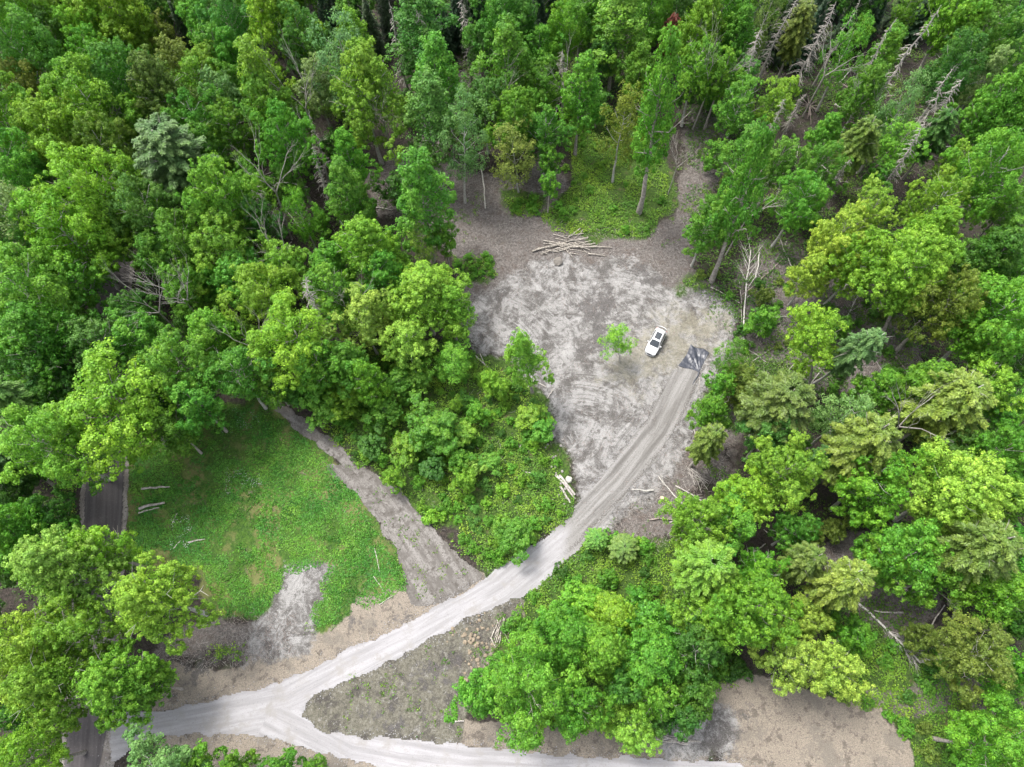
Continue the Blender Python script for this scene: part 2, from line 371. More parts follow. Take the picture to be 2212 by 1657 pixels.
def build_ground():
    xs = axis(-98, 98, .27, 2500); ys = axis(-24, 124, .27, 2500)
    X, Y = np.meshgrid(xs, ys); x = X.ravel(); y = Y.ravel()
    near = (np.abs(x) < 120) & (y > -40) & (y < 150)
    z = np.where(near, HZ(x, y), 0)
    nx, ny = len(xs), len(ys)
    i = np.arange(ny-1)[:, None]*nx+np.arange(nx-1)[None, :]
    q = np.stack([i, i+1, i+nx+1, i+nx], -1).reshape(-1, 4)
    me = np_mesh('ground', np.stack([x, y, z], 1), q, ground_material(), True)
    w2 = x+3.4*(fb(x, y, 4, 31, 6)-.5); w3 = y+3.4*(fb(x, y, 4, 47, 6)-.5)
    wx = x+7.0*(fb(x, y, 6, 31, 6)-.5); wy = y+7.0*(fb(x, y, 6, 47, 6)-.5)
    def uni(L, soft, pad=0, f=False): 
        r = np.zeros_like(x)
        for p in L: r = np.maximum(r, mk(sdist(w2 if f else wx, w3 if f else wy, p)+pad, soft))
        return r
    cl = np.maximum(uni([CLEAR], 2.2), uni(BALD, 1.6, .3, True)); me_ = mk(sdist(w2, w3, MEADOW)+.7, 1.3)*(1-uni(BALD, 1.2, 0, True))
    A = np.stack([cl, me_, uni(STRAW, .9, .7, True), uni(GREENP, 1.8)], 1)
    B = np.stack([uni(LITTER, 2.5), uni(OLIVE, .8, .9, True), uni(FILM, 3), uni(STAIN, 2.2)], 1)
    for nm, M in (('mA', A), ('mB', B)):
        at = me.color_attributes.new(nm, 'FLOAT_COLOR', 'POINT'); at.data.foreach_set('color', M.astype(np.float32).ravel())
    obj('ground', me, kind='structure')
build_ground()

def sheet(name, test, lines, mat, off, rag=.55, st=.15, age=None, box=None):
    """a ragged-edged sheet lying on the ground; lines give the direction of travel"""
    x0, x1, y0, y1 = box
    xs = np.arange(x0, x1, st); ys = np.arange(y0, y1, st); X, Y = np.meshgrid(xs, ys); x = X.ravel(); y = Y.ravel()
    e = test(x, y)+rag*2*(fb(x, y, 1.6, 71, 4)-.5)
    nx, ny = len(xs), len(ys)
    i = (np.arange(ny-1)[:, None]*nx+np.arange(nx-1)[None, :]).ravel()
    q = np.stack([i, i+1, i+nx+1, i+nx], -1); q = q[(e[q].mean(1) > 0)]
    u, inv = np.unique(q, return_inverse=True); q = inv.reshape(-1, 4)
    x = x[u]; y = y[u]; z = HZ(x, y)+off
    me = np_mesh(name, np.stack([x, y, z], 1), q, mat, True)
    d = np.full(x.shape, 1e9); al = np.zeros_like(x); ac = np.zeros_like(x)
    for k, ln in enumerate(lines):
        dd, a, c = ldist(x, y, ln); m = dd < d; d = np.where(m, dd, d); al = np.where(m, a+k*90, al); ac = np.where(m, c, ac)
    uv = me.uv_layers.new(name='UVMap'); uvs = np.stack([al, ac], 1)[q.ravel()]
    uv.data.foreach_set('uv', uvs.astype(np.float32).ravel())
    if age is not None:
        at = me.attributes.new('age', 'FLOAT', 'POINT'); at.data.foreach_set('value', age(x, y).astype(np.float32))
    return obj(name, me, kind='structure')

ROADL = [G(*p) for p in ((170,1850),(187,1657),(224,1100),(238,669),(290,83),(312,-160))]
dl = [[G(*p) for p in ((240,1590),(450,1550),(620,1515),(760,1440),(900,1370),(1080,1265),(1220,1150),(1330,1040),(1420,930),(1485,800))],
      [G(*p) for p in ((600,1540),(760,1620),(1000,1660),(1440,1680),(1800,1700))]]
agep = np.array(dl[0][6:])
def drive_age(x, y):
    d, a, c = ldist(x, y, dl[0]); L = 0
    seg = [math.dist(dl[0][i], dl[0][i+1]) for i in range(len(dl[0])-1)]; L6 = sum(seg[:6])
    return np.where(d < 12, np.clip(.5+(a-L6-1+1.2*np.abs(c))/8, 0, 1), 0)
sheet('gravel_driveway', lambda x, y: sdist(x, y, DRIVE), dl, gravel_material(), .05, age=drive_age, box=(-52, 32, -22, 45))
rm = NT('old_asphalt'); uvn = rm.n('ShaderNodeUVMap'); w_ = rm.n('ShaderNodeVectorMath', _operation='MULTIPLY'); rm.l(uvn.outputs[0], w_.inputs[0]); w_.inputs[1].default_value = (.05, 1.3, 1)
s_ = rm.noise(1.0, 5, .6, .2, w_.outputs[0]); n_ = rm.noise(5, 5, .7)
rm.base(rm.mix(rm.ramp(n_, .5, .8), rm.mix(rm.ramp(s_, .35, .65), (.040, .036, .037), (.068, .062, .063)), (.095, .085, .083))); rm.rough(.9); rm.bump(n_, .3, .02)
sheet('asphalt_road', lambda x, y: 2.35-ldist(x, y, ROADL)[0], [ROADL], rm.m, .075, rag=.12, box=(-80, -45, -24, 130))
sheet('road_shoulder', lambda x, y: 2.95-ldist(x, y, ROADL)[0], [ROADL], track_material('shoulder_grit', (.125,.11,.10), (.20,.185,.17), (.07,.063,.056)), .035, rag=.3, box=(-82, -43, -24, 130))
TRACK = poly([(540,835),(600,858),(660,905),(730,962),(800,1016),(860,1058),(930,1135),(990,1198),(1045,1243),(1010,1280),(960,1300),(885,1305),(876,1240),(848,1180),(800,1110),(760,1055),(705,1012),(700,1000),(740,1005),(690,965),(640,925),(570,870)])
tl = [[G(*p) for p in ((545,840),(640,910),(740,985),(830,1080),(900,1180),(960,1270))]]
sheet('dirt_track', lambda x, y: sdist(x, y, TRACK), tl, track_material('track_dirt', (.080,.073,.066), (.160,.150,.141), (.060,.053,.047)), .03, rag=.6, box=(-42, 0, 2, 42))

# ------------------------------------------------------------------ foliage builders
def leaves(cen, nrm, size, asp=.75, fold=.25, rs=None):
    """kite-shaped leaf cards at cen facing nrm"""
    n = len(cen); rs = rs or rng
    r = rs.normal(size=(n, 3)); t = np.cross(nrm, r); t /= np.linalg.norm(t, axis=1, keepdims=True)+1e-9
    b = np.cross(nrm, t); s = np.asarray(size)[:, None]
    v = np.stack([cen-t*s*.5, cen+b*s*asp*.5-nrm*s*fold*.3, cen+t*s*.5, cen-b*s*asp*.5-nrm*s*fold*.3], 1)
    return v.reshape(-1, 3)
def unit(n, rs):
    v = rs.normal(size=(n, 3)); return v/np.linalg.norm(v, axis=1, keepdims=True)
def leaf_mesh(name, V, tint, mat):
    q = np.arange(len(V)).reshape(-1, 4)
    me = np_mesh(name, V, q, mat)
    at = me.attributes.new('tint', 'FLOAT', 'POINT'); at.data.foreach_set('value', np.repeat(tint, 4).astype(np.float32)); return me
def broad_crown(name, r, hh, seed, lobes=18, puffs=17, lv=36, ls=.23, shape='egg', fillr=.12, lobe_r=.36, puff_r=.42):
    """crown centred on the origin, radius r, half height hh: limbs' masses > puffs > leaves"""
    rs = np.random.default_rng(seed); V = []; T = []
    ph = rs.uniform(0, 6.28, 3)
    if r > 2.8:
        shape = ('egg', 'ball', 'egg', 'cone')[seed % 4]; lobes = int(lobes*rs.uniform(.72, 1.2)); puff_r *= rs.uniform(.85, 1.15)
    for i in range(lobes):
        u = (i+.5)/lobes
        z = 1-1.85*u**.85 if i else .9
        az = i*2.39996+rs.uniform(-.5, .5)
        if shape == 'egg': pr = math.sqrt(max(0, 1-abs(z-(-.15))**2.2/1.45))*(1 if z > -.5 else .8)
        elif shape == 'cone': pr = min(1, .15+.62*(1-z))*(1 if z > -.75 else .7)
        else: pr = math.sqrt(max(.03, 1-z*z))
        pr *= 1+.24*math.sin(2*az+ph[0])+.17*math.sin(3*az+ph[1])+.12*math.sin(5*az+ph[2])
        lr = r*lobe_r*rs.uniform(.65, 1.4)
        rad = max(0, r*pr-lr*.75)*rs.uniform(.72, 1.22)
        c = np.array([math.cos(az)*rad, math.sin(az)*rad, z*hh*.9])
        tl_ = rs.uniform(.2, .8)
        out = c/np.array([r, r, hh]); out = out/(np.linalg.norm(out)+1e-6)
        d = unit(puffs, rs)+out*.55+np.array([0, 0, .35]); d /= np.linalg.norm(d, axis=1, keepdims=True)
        pc = c+d*lr*np.where(rs.random((puffs, 1)) < .16, rs.uniform(1.25, 1.7, (puffs, 1)), rs.uniform(.7, 1.2, (puffs, 1)))*np.array([1, 1, .8])
        for p, dd in zip(pc, d):
            pr_ = puff_r*rs.uniform(.7, 1.35); k = int(lv*rs.uniform(.7, 1.2))
            e = unit(k, rs)+dd*.5+np.array([0, 0, .28]); e /= np.linalg.norm(e, axis=1, keepdims=True)
            cc = p+e*pr_*rs.uniform(.55, 1.25, (k, 1))*np.array([1, 1, .75])
            nn = e+unit(k, rs)*.5+np.array([0, 0, .45]); nn /= np.linalg.norm(nn, axis=1, keepdims=True)
            V.append(leaves(cc, nn, ls*rs.uniform(.55, 1.5, k), rs=rs))
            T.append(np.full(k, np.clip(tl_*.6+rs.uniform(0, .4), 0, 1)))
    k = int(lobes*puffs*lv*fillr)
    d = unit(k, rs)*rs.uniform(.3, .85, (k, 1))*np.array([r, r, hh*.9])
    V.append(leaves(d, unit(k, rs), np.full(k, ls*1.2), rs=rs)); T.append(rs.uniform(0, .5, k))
    return leaf_mesh(name, np.concatenate(V), np.concatenate(T), LEAF)
def needle_crown(name, r, hh, seed, whorls=16, per=7, droop=.15, dens=24, ls=.34, cone=1.0, up=.2, ragged=.2):
    """conifer: whorls of boughs, each bough a flat spray of narrow tufts"""
    rs = np.random.default_rng(seed); V = []; T = []
    for w in range(whorls):
        u = (w+.3)/whorls; z = hh*(1-2*u)
        prof = (u**.75 if cone >= 1 else math.sin(math.pi*min(1, u*.62+.16)))
        for k in range(per):
            az = w*1.1+k*6.283/per+rs.uniform(-.35, .35); L = r*max(.12, prof)*rs.uniform(1-ragged*1.6, 1.12)
            dirv = np.array([math.cos(az), math.sin(az), 0]); side = np.array([-dirv[1], dirv[0], 0])
            n = max(6, int(dens*L)); s = rs.uniform(.12, 1, n)**.7; wd = (1.05-s)*L*.30+.12
            q = rs.uniform(-1, 1, n)
            cen = dirv*(s*L)[:, None]+side*(q*wd)[:, None]
            cen[:, 2] = z+up*L*s-droop*L*s*s*1.4-np.abs(q)*wd*.2+rs.normal(0, .07, n)
            nn = np.array([0, 0, 1.0])+.5*unit(n, rs)+dirv*.35; nn /= np.linalg.norm(nn, axis=1, keepdims=True)
            ax = dirv*.8+side*np.sign(q)[:, None]*.7+unit(n, rs)*.35; ax /= np.linalg.norm(ax, axis=1, keepdims=True)
            b = np.cross(nn, ax); b /= np.linalg.norm(b, axis=1, keepdims=True)
            sz = (ls*rs.uniform(.6, 1.3, n))[:, None]
            v = np.stack([cen-ax*sz*.6, cen+b*sz*.2, cen+ax*sz*.6, cen-b*sz*.2], 1).reshape(-1, 3)
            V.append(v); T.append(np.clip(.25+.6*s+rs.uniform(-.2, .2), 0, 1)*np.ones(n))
    return leaf_mesh(name, np.concatenate(V), np.concatenate(T), NEEDLE)
CROWN = {}
def lib(k, r, hh, n, fn, **kw):
    CROWN[k] = (r, hh, [fn(k, r, hh, 100*len(CROWN)+i, **kw) for i in range(n)])
lib('mL', 4.2, 4.4, 6, broad_crown, lobes=36, puffs=22, lv=46, ls=.175, lobe_r=.26, puff_r=.33)
lib('mM', 3.0, 3.8, 6, broad_crown, lobes=25, puffs=18, lv=42, ls=.17, lobe_r=.29, puff_r=.30)
lib('mS', 1.7, 2.2, 3, broad_crown, lobes=13, puffs=14, lv=34, ls=.165, lobe_r=.36, puff_r=.26)
lib('tM', 2.6, 5.0, 4, broad_crown, lobes=26, puffs=16, lv=36, ls=.17, lobe_r=.30, puff_r=.31, shape='cone')
lib('aM', 2.6, 4.2, 3, broad_crown, lobes=22, puffs=15, lv=24, ls=.165, lobe_r=.33, puff_r=.40, fillr=.05)
lib('pL', 4.0, 5.0, 2, needle_crown, whorls=20, per=11, dens=95, ls=.27, cone=0, up=.35, droop=.15)
lib('lM', 3.4, 4.4, 3, needle_crown, whorls=19, per=10, dens=90, ls=.27, cone=0, up=.12, droop=.22, ragged=.3)
lib('sM', 2.3, 6.0, 2, needle_crown, whorls=26, per=8, dens=70, ls=.25, cone=1, up=.05, droop=.2)
lib('hS', .9, .8, 4, broad_crown, lobes=6, puffs=9, lv=26, ls=.15, lobe_r=.45, puff_r=.24)

# trunks: unit height 1 m, scaled to the tree; limbs reach up into the crown
def trunk_mesh(name, seed, mat, r=.16, h=10, fork=.5, limbs=10, spread=1.6):
    rs = random.Random(seed); b = MB()
    pts = []; x = y = 0
    for i in range(7):
        t = i/6; pts.append((x, y, h*t)); x += rs.uniform(-.16, .16); y += rs.uniform(-.16, .16)
    b.tube(pts, [r*(1.35 if i == 0 else 1-.8*i/6) for i in range(7)], 7)
    for k in range(limbs):
        t = fork+(1-fork)*k/limbs*.9; i = min(5, int(t*6)); f = t*6-i
        p = Vector(pts[i]).lerp(Vector(pts[i+1]), f); az = k*2.4+rs.uniform(-.4, .4)
        L = spread*(1.15-.6*(t-fork)/(1-fork))*rs.uniform(.7, 1.1)
        d = Vector((math.cos(az), math.sin(az), 0))
        q = [p, p+d*L*.4+Vector((0, 0, L*.3)), p+d*L*.75+Vector((rs.uniform(-.2, .2), rs.uniform(-.2, .2), L*.7)), p+d*L+Vector((0, 0, L*1.0))]
        rr = r*(1-.75*t)*.6; b.tube(q, [rr, rr*.7, rr*.45, rr*.15], 4, False)
        for m in (1, 2):
            d2 = Vector((math.cos(az+rs.choice((-1, 1))*.8), math.sin(az+rs.choice((-1, 1))*.8), .5))
            b.tube([q[m], q[m]+d2*L*.3], [rr*.4, rr*.1], 3, False)
    return b.mesh(name, mat)
TR = [trunk_mesh('trunk', i, BARK) for i in range(4)]; TRP = [trunk_mesh('trunk', 20+i, BARKP, r=.14) for i in range(3)]
TRW = [trunk_mesh('trunk', 40+i, BARKP if i % 2 else BARK, spread=2.5, limbs=13, fork=.45) for i in range(4)]

def dead_spruce_meshes(seed, h=14, r=.17, nb=95, L0=1.8):
    rs = random.Random(seed); b = MB(); pts = [(rs.uniform(-.08, .08)*i, rs.uniform(-.08, .08)*i, h*i/6) for i in range(7)]
    b.tube(pts, [r*(1-.85*i/6) for i in range(7)], 6); c = MB()
    for k in range(nb):
        t = .30+.68*k/nb; L = L0*(1.25-t)*rs.uniform(.4, 1.2); az = rs.uniform(0, 6.28)
        i = min(5, int(t*6)); p = Vector(pts[i]).lerp(Vector(pts[i+1]), t*6-i); d = Vector((math.cos(az), math.sin(az), 0))
        q = [p, p+d*L*.5+Vector((0, 0, -.08*L)), p+d*L+Vector((0, 0, -.42*L))]
        c.tube(q, [.036, .027, .010], 3, False)
        for m in range(3):
            u = rs.uniform(.3, .9); s = q[0].lerp(q[2], u); a2 = az+rs.choice((-1, 1))*.9
            c.tube([s, s+Vector((math.cos(a2), math.sin(a2), -.5))*L*.25], [.017, .008], 3, False)
    return b.mesh('trunk', DEADB), c.mesh('branches', DEADB)
def dead_hardwood_meshes(seed, h=11, r=.15, mat=None):
    rs = random.Random(seed); b = MB(); c = MB()
    p0 = Vector((0, 0, 0)); p1 = Vector((rs.uniform(-.3, .3), rs.uniform(-.3, .3), h*.5)); b.tube([p0, p0.lerp(p1, .5), p1], [r, r*.85, r*.7], 6)
    def grow(p, d, L, rr, n):
        q = p+d*L; mid = p.lerp(q, .5)+Vector((rs.uniform(-.1, .1), rs.uniform(-.1, .1), 0))*L; c.tube([p, mid, q], [rr, rr*.8, rr*.55], 4 if n < 3 else 3, False)
        if n >= 4: return
        for k in range(rs.choice((2, 3))):
            ax = Vector((rs.uniform(-1, 1), rs.uniform(-1, 1), rs.uniform(-.3, .6))); e = (d+ax*.62).normalized()
            grow(q if k else mid, e, L*rs.uniform(.6, .85), rr*.55, n+1)
    for k in range(3): grow(p1, Vector((math.cos(k*2.1+seed), math.sin(k*2.1+seed), 1.1)).normalized(), h*.22, r*.6, 0)
    return b.mesh('trunk', mat or DEADB), c.mesh('branches', mat or DEADB)
DS = [dead_spruce_meshes(i, nb=(120, 85, 60, 105)[i], L0=(1.9, 1.5, 1.2, 2.1)[i]) for i in range(4)]; DH = [dead_hardwood_meshes(i+5) for i in range(4)]

# ------------------------------------------------------------------ the trees
# foliage colours
FC = {'Y': (.228, .370, .048), 'y': (.155, .320, .026), 'g': (.098, .255, .022), 'b': (.086, .222, .032), 'd': (.054, .150, .018),
      'o': (.125, .190, .028), 'p': (.155, .265, .080), 'r': (.17, .055, .028), 'k': (.024, .055, .022), 'q': (.105, .205, .048), 'n': (.13, .13, .07), 'u': (.150, .225, .036)}
CN = {'Y': 'pale yellow-green', 'y': 'bright yellow-green', 'g': 'fresh green', 'b': 'cool green', 'd': 'dark green', 'o': 'olive green', 'p': 'pale grey-green',
      'r': 'rusty brown', 'k': 'very dark green', 'q': 'soft grey-green', 'n': 'browned', 'u': 'yellowing'}
# cx cy width kind colour [height | .] [base x, base y]
DATA = """
60 45 130 m g;45 110 150 m b;125 95 95 m d;20 25 100 m g;95 15 90 m y;55 205 110 m o;40 275 150 m g;40 365 140 m g;100 400 90 m d;30 470 140 a p;35 530 110 m b;95 480 70 m d
205 60 100 m y;250 25 150 m y;305 60 60 a y;205 130 100 m g;165 192 90 m y;355 75 60 m u;397 70 45 s k;435 55 85 m g;500 55 110 m b;590 45 130 m y;650 85 105 m b;540 20 90 m g;400 15 80 m g;340 15 80 d d;470 110 80 m g
272 190 135 m b;385 140 80 m u;335 165 60 m o;450 155 80 m y;500 120 80 m g;355 215 150 m o;430 195 95 m g;478 212 85 m p;512 190 70 m g;570 190 100 t y;580 245 110 m g;690 190 95 m p;640 260 70 m g
200 245 175 m y;130 310 145 m y;240 330 115 m o;310 272 95 m g;385 360 150 p q;430 275 115 m g;500 285 95 m g;300 400 90 m b;210 425 185 m y;490 440 150 m g;620 310 125 m g;450 330 100 m g;330 470 135 m b;150 510 185 m y;250 500 110 m y;400 525 115 m g;490 535 115 m y;560 480 90 m d;625 405 50 t b;655 470 65 a g;60 590 60 m d;550 400 80 m g
907 65 125 t b;760 65 65 m y;800 60 55 s k;748 150 110 a p;797 200 175 m y 21 825 353;944 175 115 t g;937 262 115 t b;1087 45 125 m b;1125 65 95 m b;1040 105 70 m p;1097 140 110 t g;1050 225 85 m b;1165 110 75 m g;1220 70 95 m g;1258 35 90 m b;1170 190 90 m g;1257 205 90 t g
1337 55 130 t y 20 1315 195;1290 40 90 m g;1400 40 95 m g;1380 155 85 m g;1420 235 95 t g 19 1380 460;1345 280 80 a o;1007 300 85 a p 15 1005 437;1112 332 90 a u 8 1120 416;1110 262 100 m g;1180 285 85 m g;1187 345 50 m g;1187 400 45 m g;912 430 125 t g;910 523 55 a Y;960 512 60 m g;757 350 75 t g;750 420 85 t g;795 540 135 m y;930 358 35 a g
1447 78 45 l r;985 25 50 s k;1030 15 45 s k;830 15 50 s k;940 10 45 s k;770 20 45 s k;1440 20 50 s k;1160 20 60 s k;700 25 45 s k;960 70 45 s k;1200 10 50 s k;1480 190 50 m d;1300 130 60 m d
1510 70 130 m y;1558 27 120 m g;1590 85 110 m g;1508 150 100 m g;1560 165 90 m g;1650 40 70 a p;1722 65 70 l o;1690 60 60 s k;1760 25 60 s k;1840 35 60 s k;1882 22 60 s k;1745 80 50 s k;1855 68 50 m g;1825 120 75 a g;1902 130 75 t g;2068 27 130 m y;1955 25 60 m y;2128 75 120 m b;2190 60 100 m b;2195 135 90 m g;2080 110 90 m g;2058 155 120 m d;2118 178 65 t p
2175 227 150 m g;2140 270 110 m g;1592 230 95 m g;1605 165 70 m b;1668 228 80 m y;1702 197 50 m y;1868 205 110 m g;1782 293 80 m g;1932 250 80 a p;1942 317 90 m y;1902 383 60 m g;1852 315 80 l o;2020 290 70 l d;1605 343 80 t g;1682 353 95 m g;1768 367 105 m g;1608 415 85 t g 17 1537 607;1722 435 110 m g;1528 490 100 m g;1560 440 60 m g;1872 467 115 m Y;2015 447 125 m y;2125 383 170 m g;2175 450 90 m g;2190 530 100 m g;2200 330 80 m g;2060 350 70 m y
1808 527 110 m Y;1998 520 130 m y;1748 595 80 m Y;1850 570 105 m y;1958 590 145 m y 16 1897 735;2048 662 125 m o 14 1935 759;2140 560 110 m d;2142 690 150 m g;2195 600 90 m g;2085 600 70 m d;1758 732 100 m y 12 1740 860;1852 758 75 l p 10 1755 830;1576 772 50 a g;1555 832 50 m g;1892 845 90 m g;1998 835 110 m g;1535 895 75 m g;1675 880 140 p o;1665 935 95 m b;1530 955 75 l o;1818 905 90 a p;1858 965 140 l o;2050 875 150 l u;2125 840 110 m y;2142 985 130 m g;2060 965 100 m d;2195 800 80 m d;2180 880 80 m g;2195 1090 70 m g
1692 1025 140 m y;1885 1045 145 m y;2058 1062 170 m Y;1592 1080 110 m y;1770 1000 70 l d;1500 1130 110 m y;1585 1130 100 m g;1715 1148 80 m g;1735 1215 85 l o;1942 1195 130 m g;2108 1188 145 l o;1818 1262 115 l u;1905 1215 85 m y;1518 1232 120 p y;1635 1232 85 m g;1615 1322 150 m g;1515 1320 100 m y;1728 1338 85 m Y;1702 1425 110 m Y;1792 1445 105 m Y;1842 1378 75 m g;1502 1405 105 m d;2098 1415 140 m o;2190 1450 80 m g;2155 1280 120 m g;2195 1180 80 m g;2142 1605 150 m g;2020 1250 80 m g;2195 1350 60 m d;2200 1000 60 m d
1288 1164 50 l g 4;1347 1184 60 l o 4;1260 1298 70 m y 6;1330 1332 95 m y 9;1230 1378 110 m g 12;1303 1405 105 m y 14;1403 1422 130 m g;1137 1488 180 m y 17;1030 1505 85 m g 12;1240 1525 110 m g;1363 1575 90 m Y 9;1420 1510 90 m g;1470 1550 80 m d;1400 1330 80 m g 8;1440 1400 70 m g;1200 1340 70 m g 6;1180 1430 80 m g 9;1340 1480 80 m d;1500 1500 80 m d
130 1225 170 m Y;215 1190 110 m y;333 1300 165 m Y 16 445 1327;60 1400 165 m Y;170 1365 140 m y;115 1480 170 m y;250 1475 155 m y;325 1485 80 m g;40 1150 140 m g;110 1120 80 m d;15 1230 70 m d;50 1640 150 m y;345 1672 130 m p;425 1668 80 m y;510 1655 60 m g;610 1658 60 m g;680 1657 40 m g;25 1060 80 m d;30 1540 80 m d
60 640 165 m y;100 730 165 m g;30 760 110 m g;170 610 110 m g;100 800 110 m d;15 870 110 l b;15 1000 110 p q;120 870 80 m d;217 750 115 m b;300 735 110 m g;393 790 125 m g;255 880 215 m y 20;110 965 160 m y;375 930 85 m g;400 625 85 m g;460 725 105 m y;567 640 125 m y;635 735 150 m y;520 605 100 m g;617 578 90 m y;517 812 110 m g;690 790 100 m g;425 870 105 m g;300 680 80 m d;460 610 70 m g;345 560 90 m g;340 850 80 m d;590 830 70 m g
920 640 165 m y 16;787 690 110 m Y;880 742 80 m Y;975 665 85 m y;830 600 90 m g;720 640 100 m g;720 570 90 m g;750 790 90 m g;790 820 75 m y;977 780 75 a y 8;1134 775 74 t y 9 1150 850;1333 738 58 a y 5 1338 782;937 925 100 m g 7;1150 900 60 m y 4;860 820 70 m g 6;690 860 70 m g 7;1060 1000 40 m y 3;640 850 60 m g 6;755 845 85 m y 6.5;830 885 72 m g 5.5;700 885 62 m g 5;880 965 58 m y 4;1000 940 52 m y 4;1112 1158 80 m g 5;1170 925 52 m g 4;1020 1008 38 m Y 3;930 1010 50 m d 3.5;800 960 55 m d 4;900 820 60 m y 5
"""
LAND = [('the white car', 1418, 738), ('the black plastic sheet', 1497, 772), ('the heap of peeled poles', 1220, 525), ('the stack of three logs', 1220, 1057), ('the fork of the gravel driveway', 655, 1545),
        ('the middle of the meadow', 600, 1130), ('the tan straw patch', 1750, 1600), ('the upper end of the dirt track', 560, 850), ('the top left corner', 0, 0), ('the top right corner', 2212, 0), ('the bottom right corner', 2212, 1657),
        ('the bottom left corner', 0, 1657), ('the top edge middle', 1106, 0), ('the middle of the right edge', 2212, 828), ('the middle of the left edge', 0, 828), ('the open stretch of asphalt', 224, 1100)]
ORD = ['nearest', 'second nearest', 'third nearest', 'fourth nearest', 'fifth nearest', 'sixth nearest', 'seventh nearest', 'eighth nearest', 'ninth nearest', 'tenth nearest', 'eleventh nearest', 'twelfth nearest', 'thirteenth nearest', 'fourteenth nearest', 'fifteenth nearest', 'sixteenth nearest', 'seventeenth nearest', 'eighteenth nearest', 'nineteenth nearest', 'twentieth nearest']
LABQ = []     # (object, look, dx, dy)
def queue_label(o, look, dx, dy): LABQ.append((o, look, dx, dy))
BASES = []
KEEP = []
def solve_lean(dx, dy, bx, by):
    """height at which the ray through (dx,dy) passes nearest to the vertical over the base"""
    b = Vector(G(bx, by)); best = None
    for z in np.arange(1, 26, .25):
        d = (Vector(G(dx, dy, z))-b).length
        if best is None or d < best[0]: best = (d, z)
    return b, best[1]
KN = {'m': ('broadleaf_tree', 'broadleaf tree', 'tree'), 't': ('broadleaf_tree', 'narrow-crowned tree', 'tree'), 'a': ('broadleaf_tree', 'thin-leaved tree', 'tree'), 'p': ('pine_tree', 'pine', 'pine tree'),
      'l': ('hemlock_tree', 'feathery conifer', 'conifer'), 's': ('spruce_tree', 'pointed spruce', 'spruce'), 'd': ('broadleaf_tree', 'broadleaf tree', 'tree')}
KG = {'broadleaf_tree': 'broadleaf trees of the forest', 'pine_tree': 'pines among the broadleaf trees', 'hemlock_tree': 'feathery conifers among the broadleaf trees', 'spruce_tree': 'spruces along the far edge of the forest'}
cnt = 0
def tree(cx, cy, w, kind, colr, h=None, base=None, label=True, name=None, rsd=None):
    global cnt; cnt += 1
    rs = rsd or random.Random(cnt*13+1)
    if kind == 'd': kind = 'm'
    if base is not None and h is None: h = 14
    if h is None:
        h = 14
        for _ in range(3):
            x, y = G(cx, cy, h*.66); dep = P(x, y, h*.66)[2]; wm = w/FD*dep
            h = max(3.0, 4.5+1.8*wm) if kind in 'mp' else (4.5+2.5*wm if kind in 'tal' else 5+2.0*wm)
            h = min(h, 21)
        h *= rs.uniform(.93, 1.07)
    if base is not None:
        b, zc = solve_lean(cx, cy, *base); ctr = Vector((*G(cx, cy, zc), zc)); bx, by = b
        h = zc/.66; KEEP.append((base[0], base[1], cx, cy))
    else:
        zc = h*(.64 if kind not in 's' else .52); bx, by = G(cx, cy, zc); ctr = Vector((bx, by, zc))
        if colr == '_': pass
    dep = P(ctr.x, ctr.y, zc)[2]; r = w/FD*dep/2*1.06
    kk = {'m': 'mL' if r > 3.5 else ('mM' if r > 2.2 else ('mS' if r > .9 else 'hS')), 't': 'tM', 'a': 'aM', 'p': 'pL', 'l': 'lM', 's': 'sM'}[kind]
    R0, H0, ms = CROWN[kk]
    half = {'m': h*.31, 't': h*.38, 'a': h*.34, 'p': h*.32, 'l': h*.29, 's': h*.46}[kind]
    if cy < 520 and kind in 'ma': r *= (.80 if cx > 1480 else .88); half *= 1.18
    if kind == 'm': half = max(r*.75, min(half, r*1.7))
    gz = hz1(bx, by)-.05
    nm, kw, cat = KN[kind]
    root = obj(name or nm, None); root.empty_display_size = 1
    root.location = (bx, by, gz)
    ax = (ctr-Vector((bx, by, 0))); L = ax.length
    root.rotation_mode = 'QUATERNION'; root.rotation_quaternion = Vector((0, 0, 1)).rotation_difference(ax.normalized()) if base else Quaternion((1, 0, 0, 0))
    tm = rs.choice(TRW if kk in ('mL', 'mM') and rs.random() < .7 else TRP if colr in 'pYub' or kind == 'a' else TR)
    tr = obj('trunk', tm, root); th = h*(.86 if kind in 'mta' else .97); s = max(.35, h/16)
    tr.scale = (s*(1.0+r*.08), s*(1.0+r*.08), th/10); tr.rotation_euler = (0, 0, rs.uniform(0, 6.28))
    cr = obj('crown', rs.choice(ms), root); cr.location = (0, 0, L-gz)
    cr.scale = (r/R0*rs.uniform(.94, 1.06), r/R0*rs.uniform(.94, 1.06), half/H0); cr.rotation_euler = (0, 0, rs.uniform(0, 6.28))
    c = FC[colr]; j = rs.uniform(.86, 1.14); j *= .70 if kind in 'lp' else 1; cr.color = (c[0]*j*(.9 if kind in 'lp' else 1)*rs.uniform(.82, 1.15), c[1]*j, c[2]*j*rs.uniform(.8, 1.2), 1)
    root['category'] = cat; root['group'] = KG[nm]
    BASES.append((bx, by, r))
    if label:
        size = 'large' if r > 3.7 else ('small' if r < 1.8 else 'mid-sized')
        queue_label(root, f'{size} {CN[colr]} {kw}', cx, cy)
    return root
for it in DATA.replace('\n', ';').split(';'):
    f = it.split()
    if not f: continue
    tree(float(f[0]), float(f[1]), float(f[2]), f[3], f[4], float(f[5]) if len(f) > 5 else None, (float(f[6]), float(f[7])) if len(f) > 7 else None)

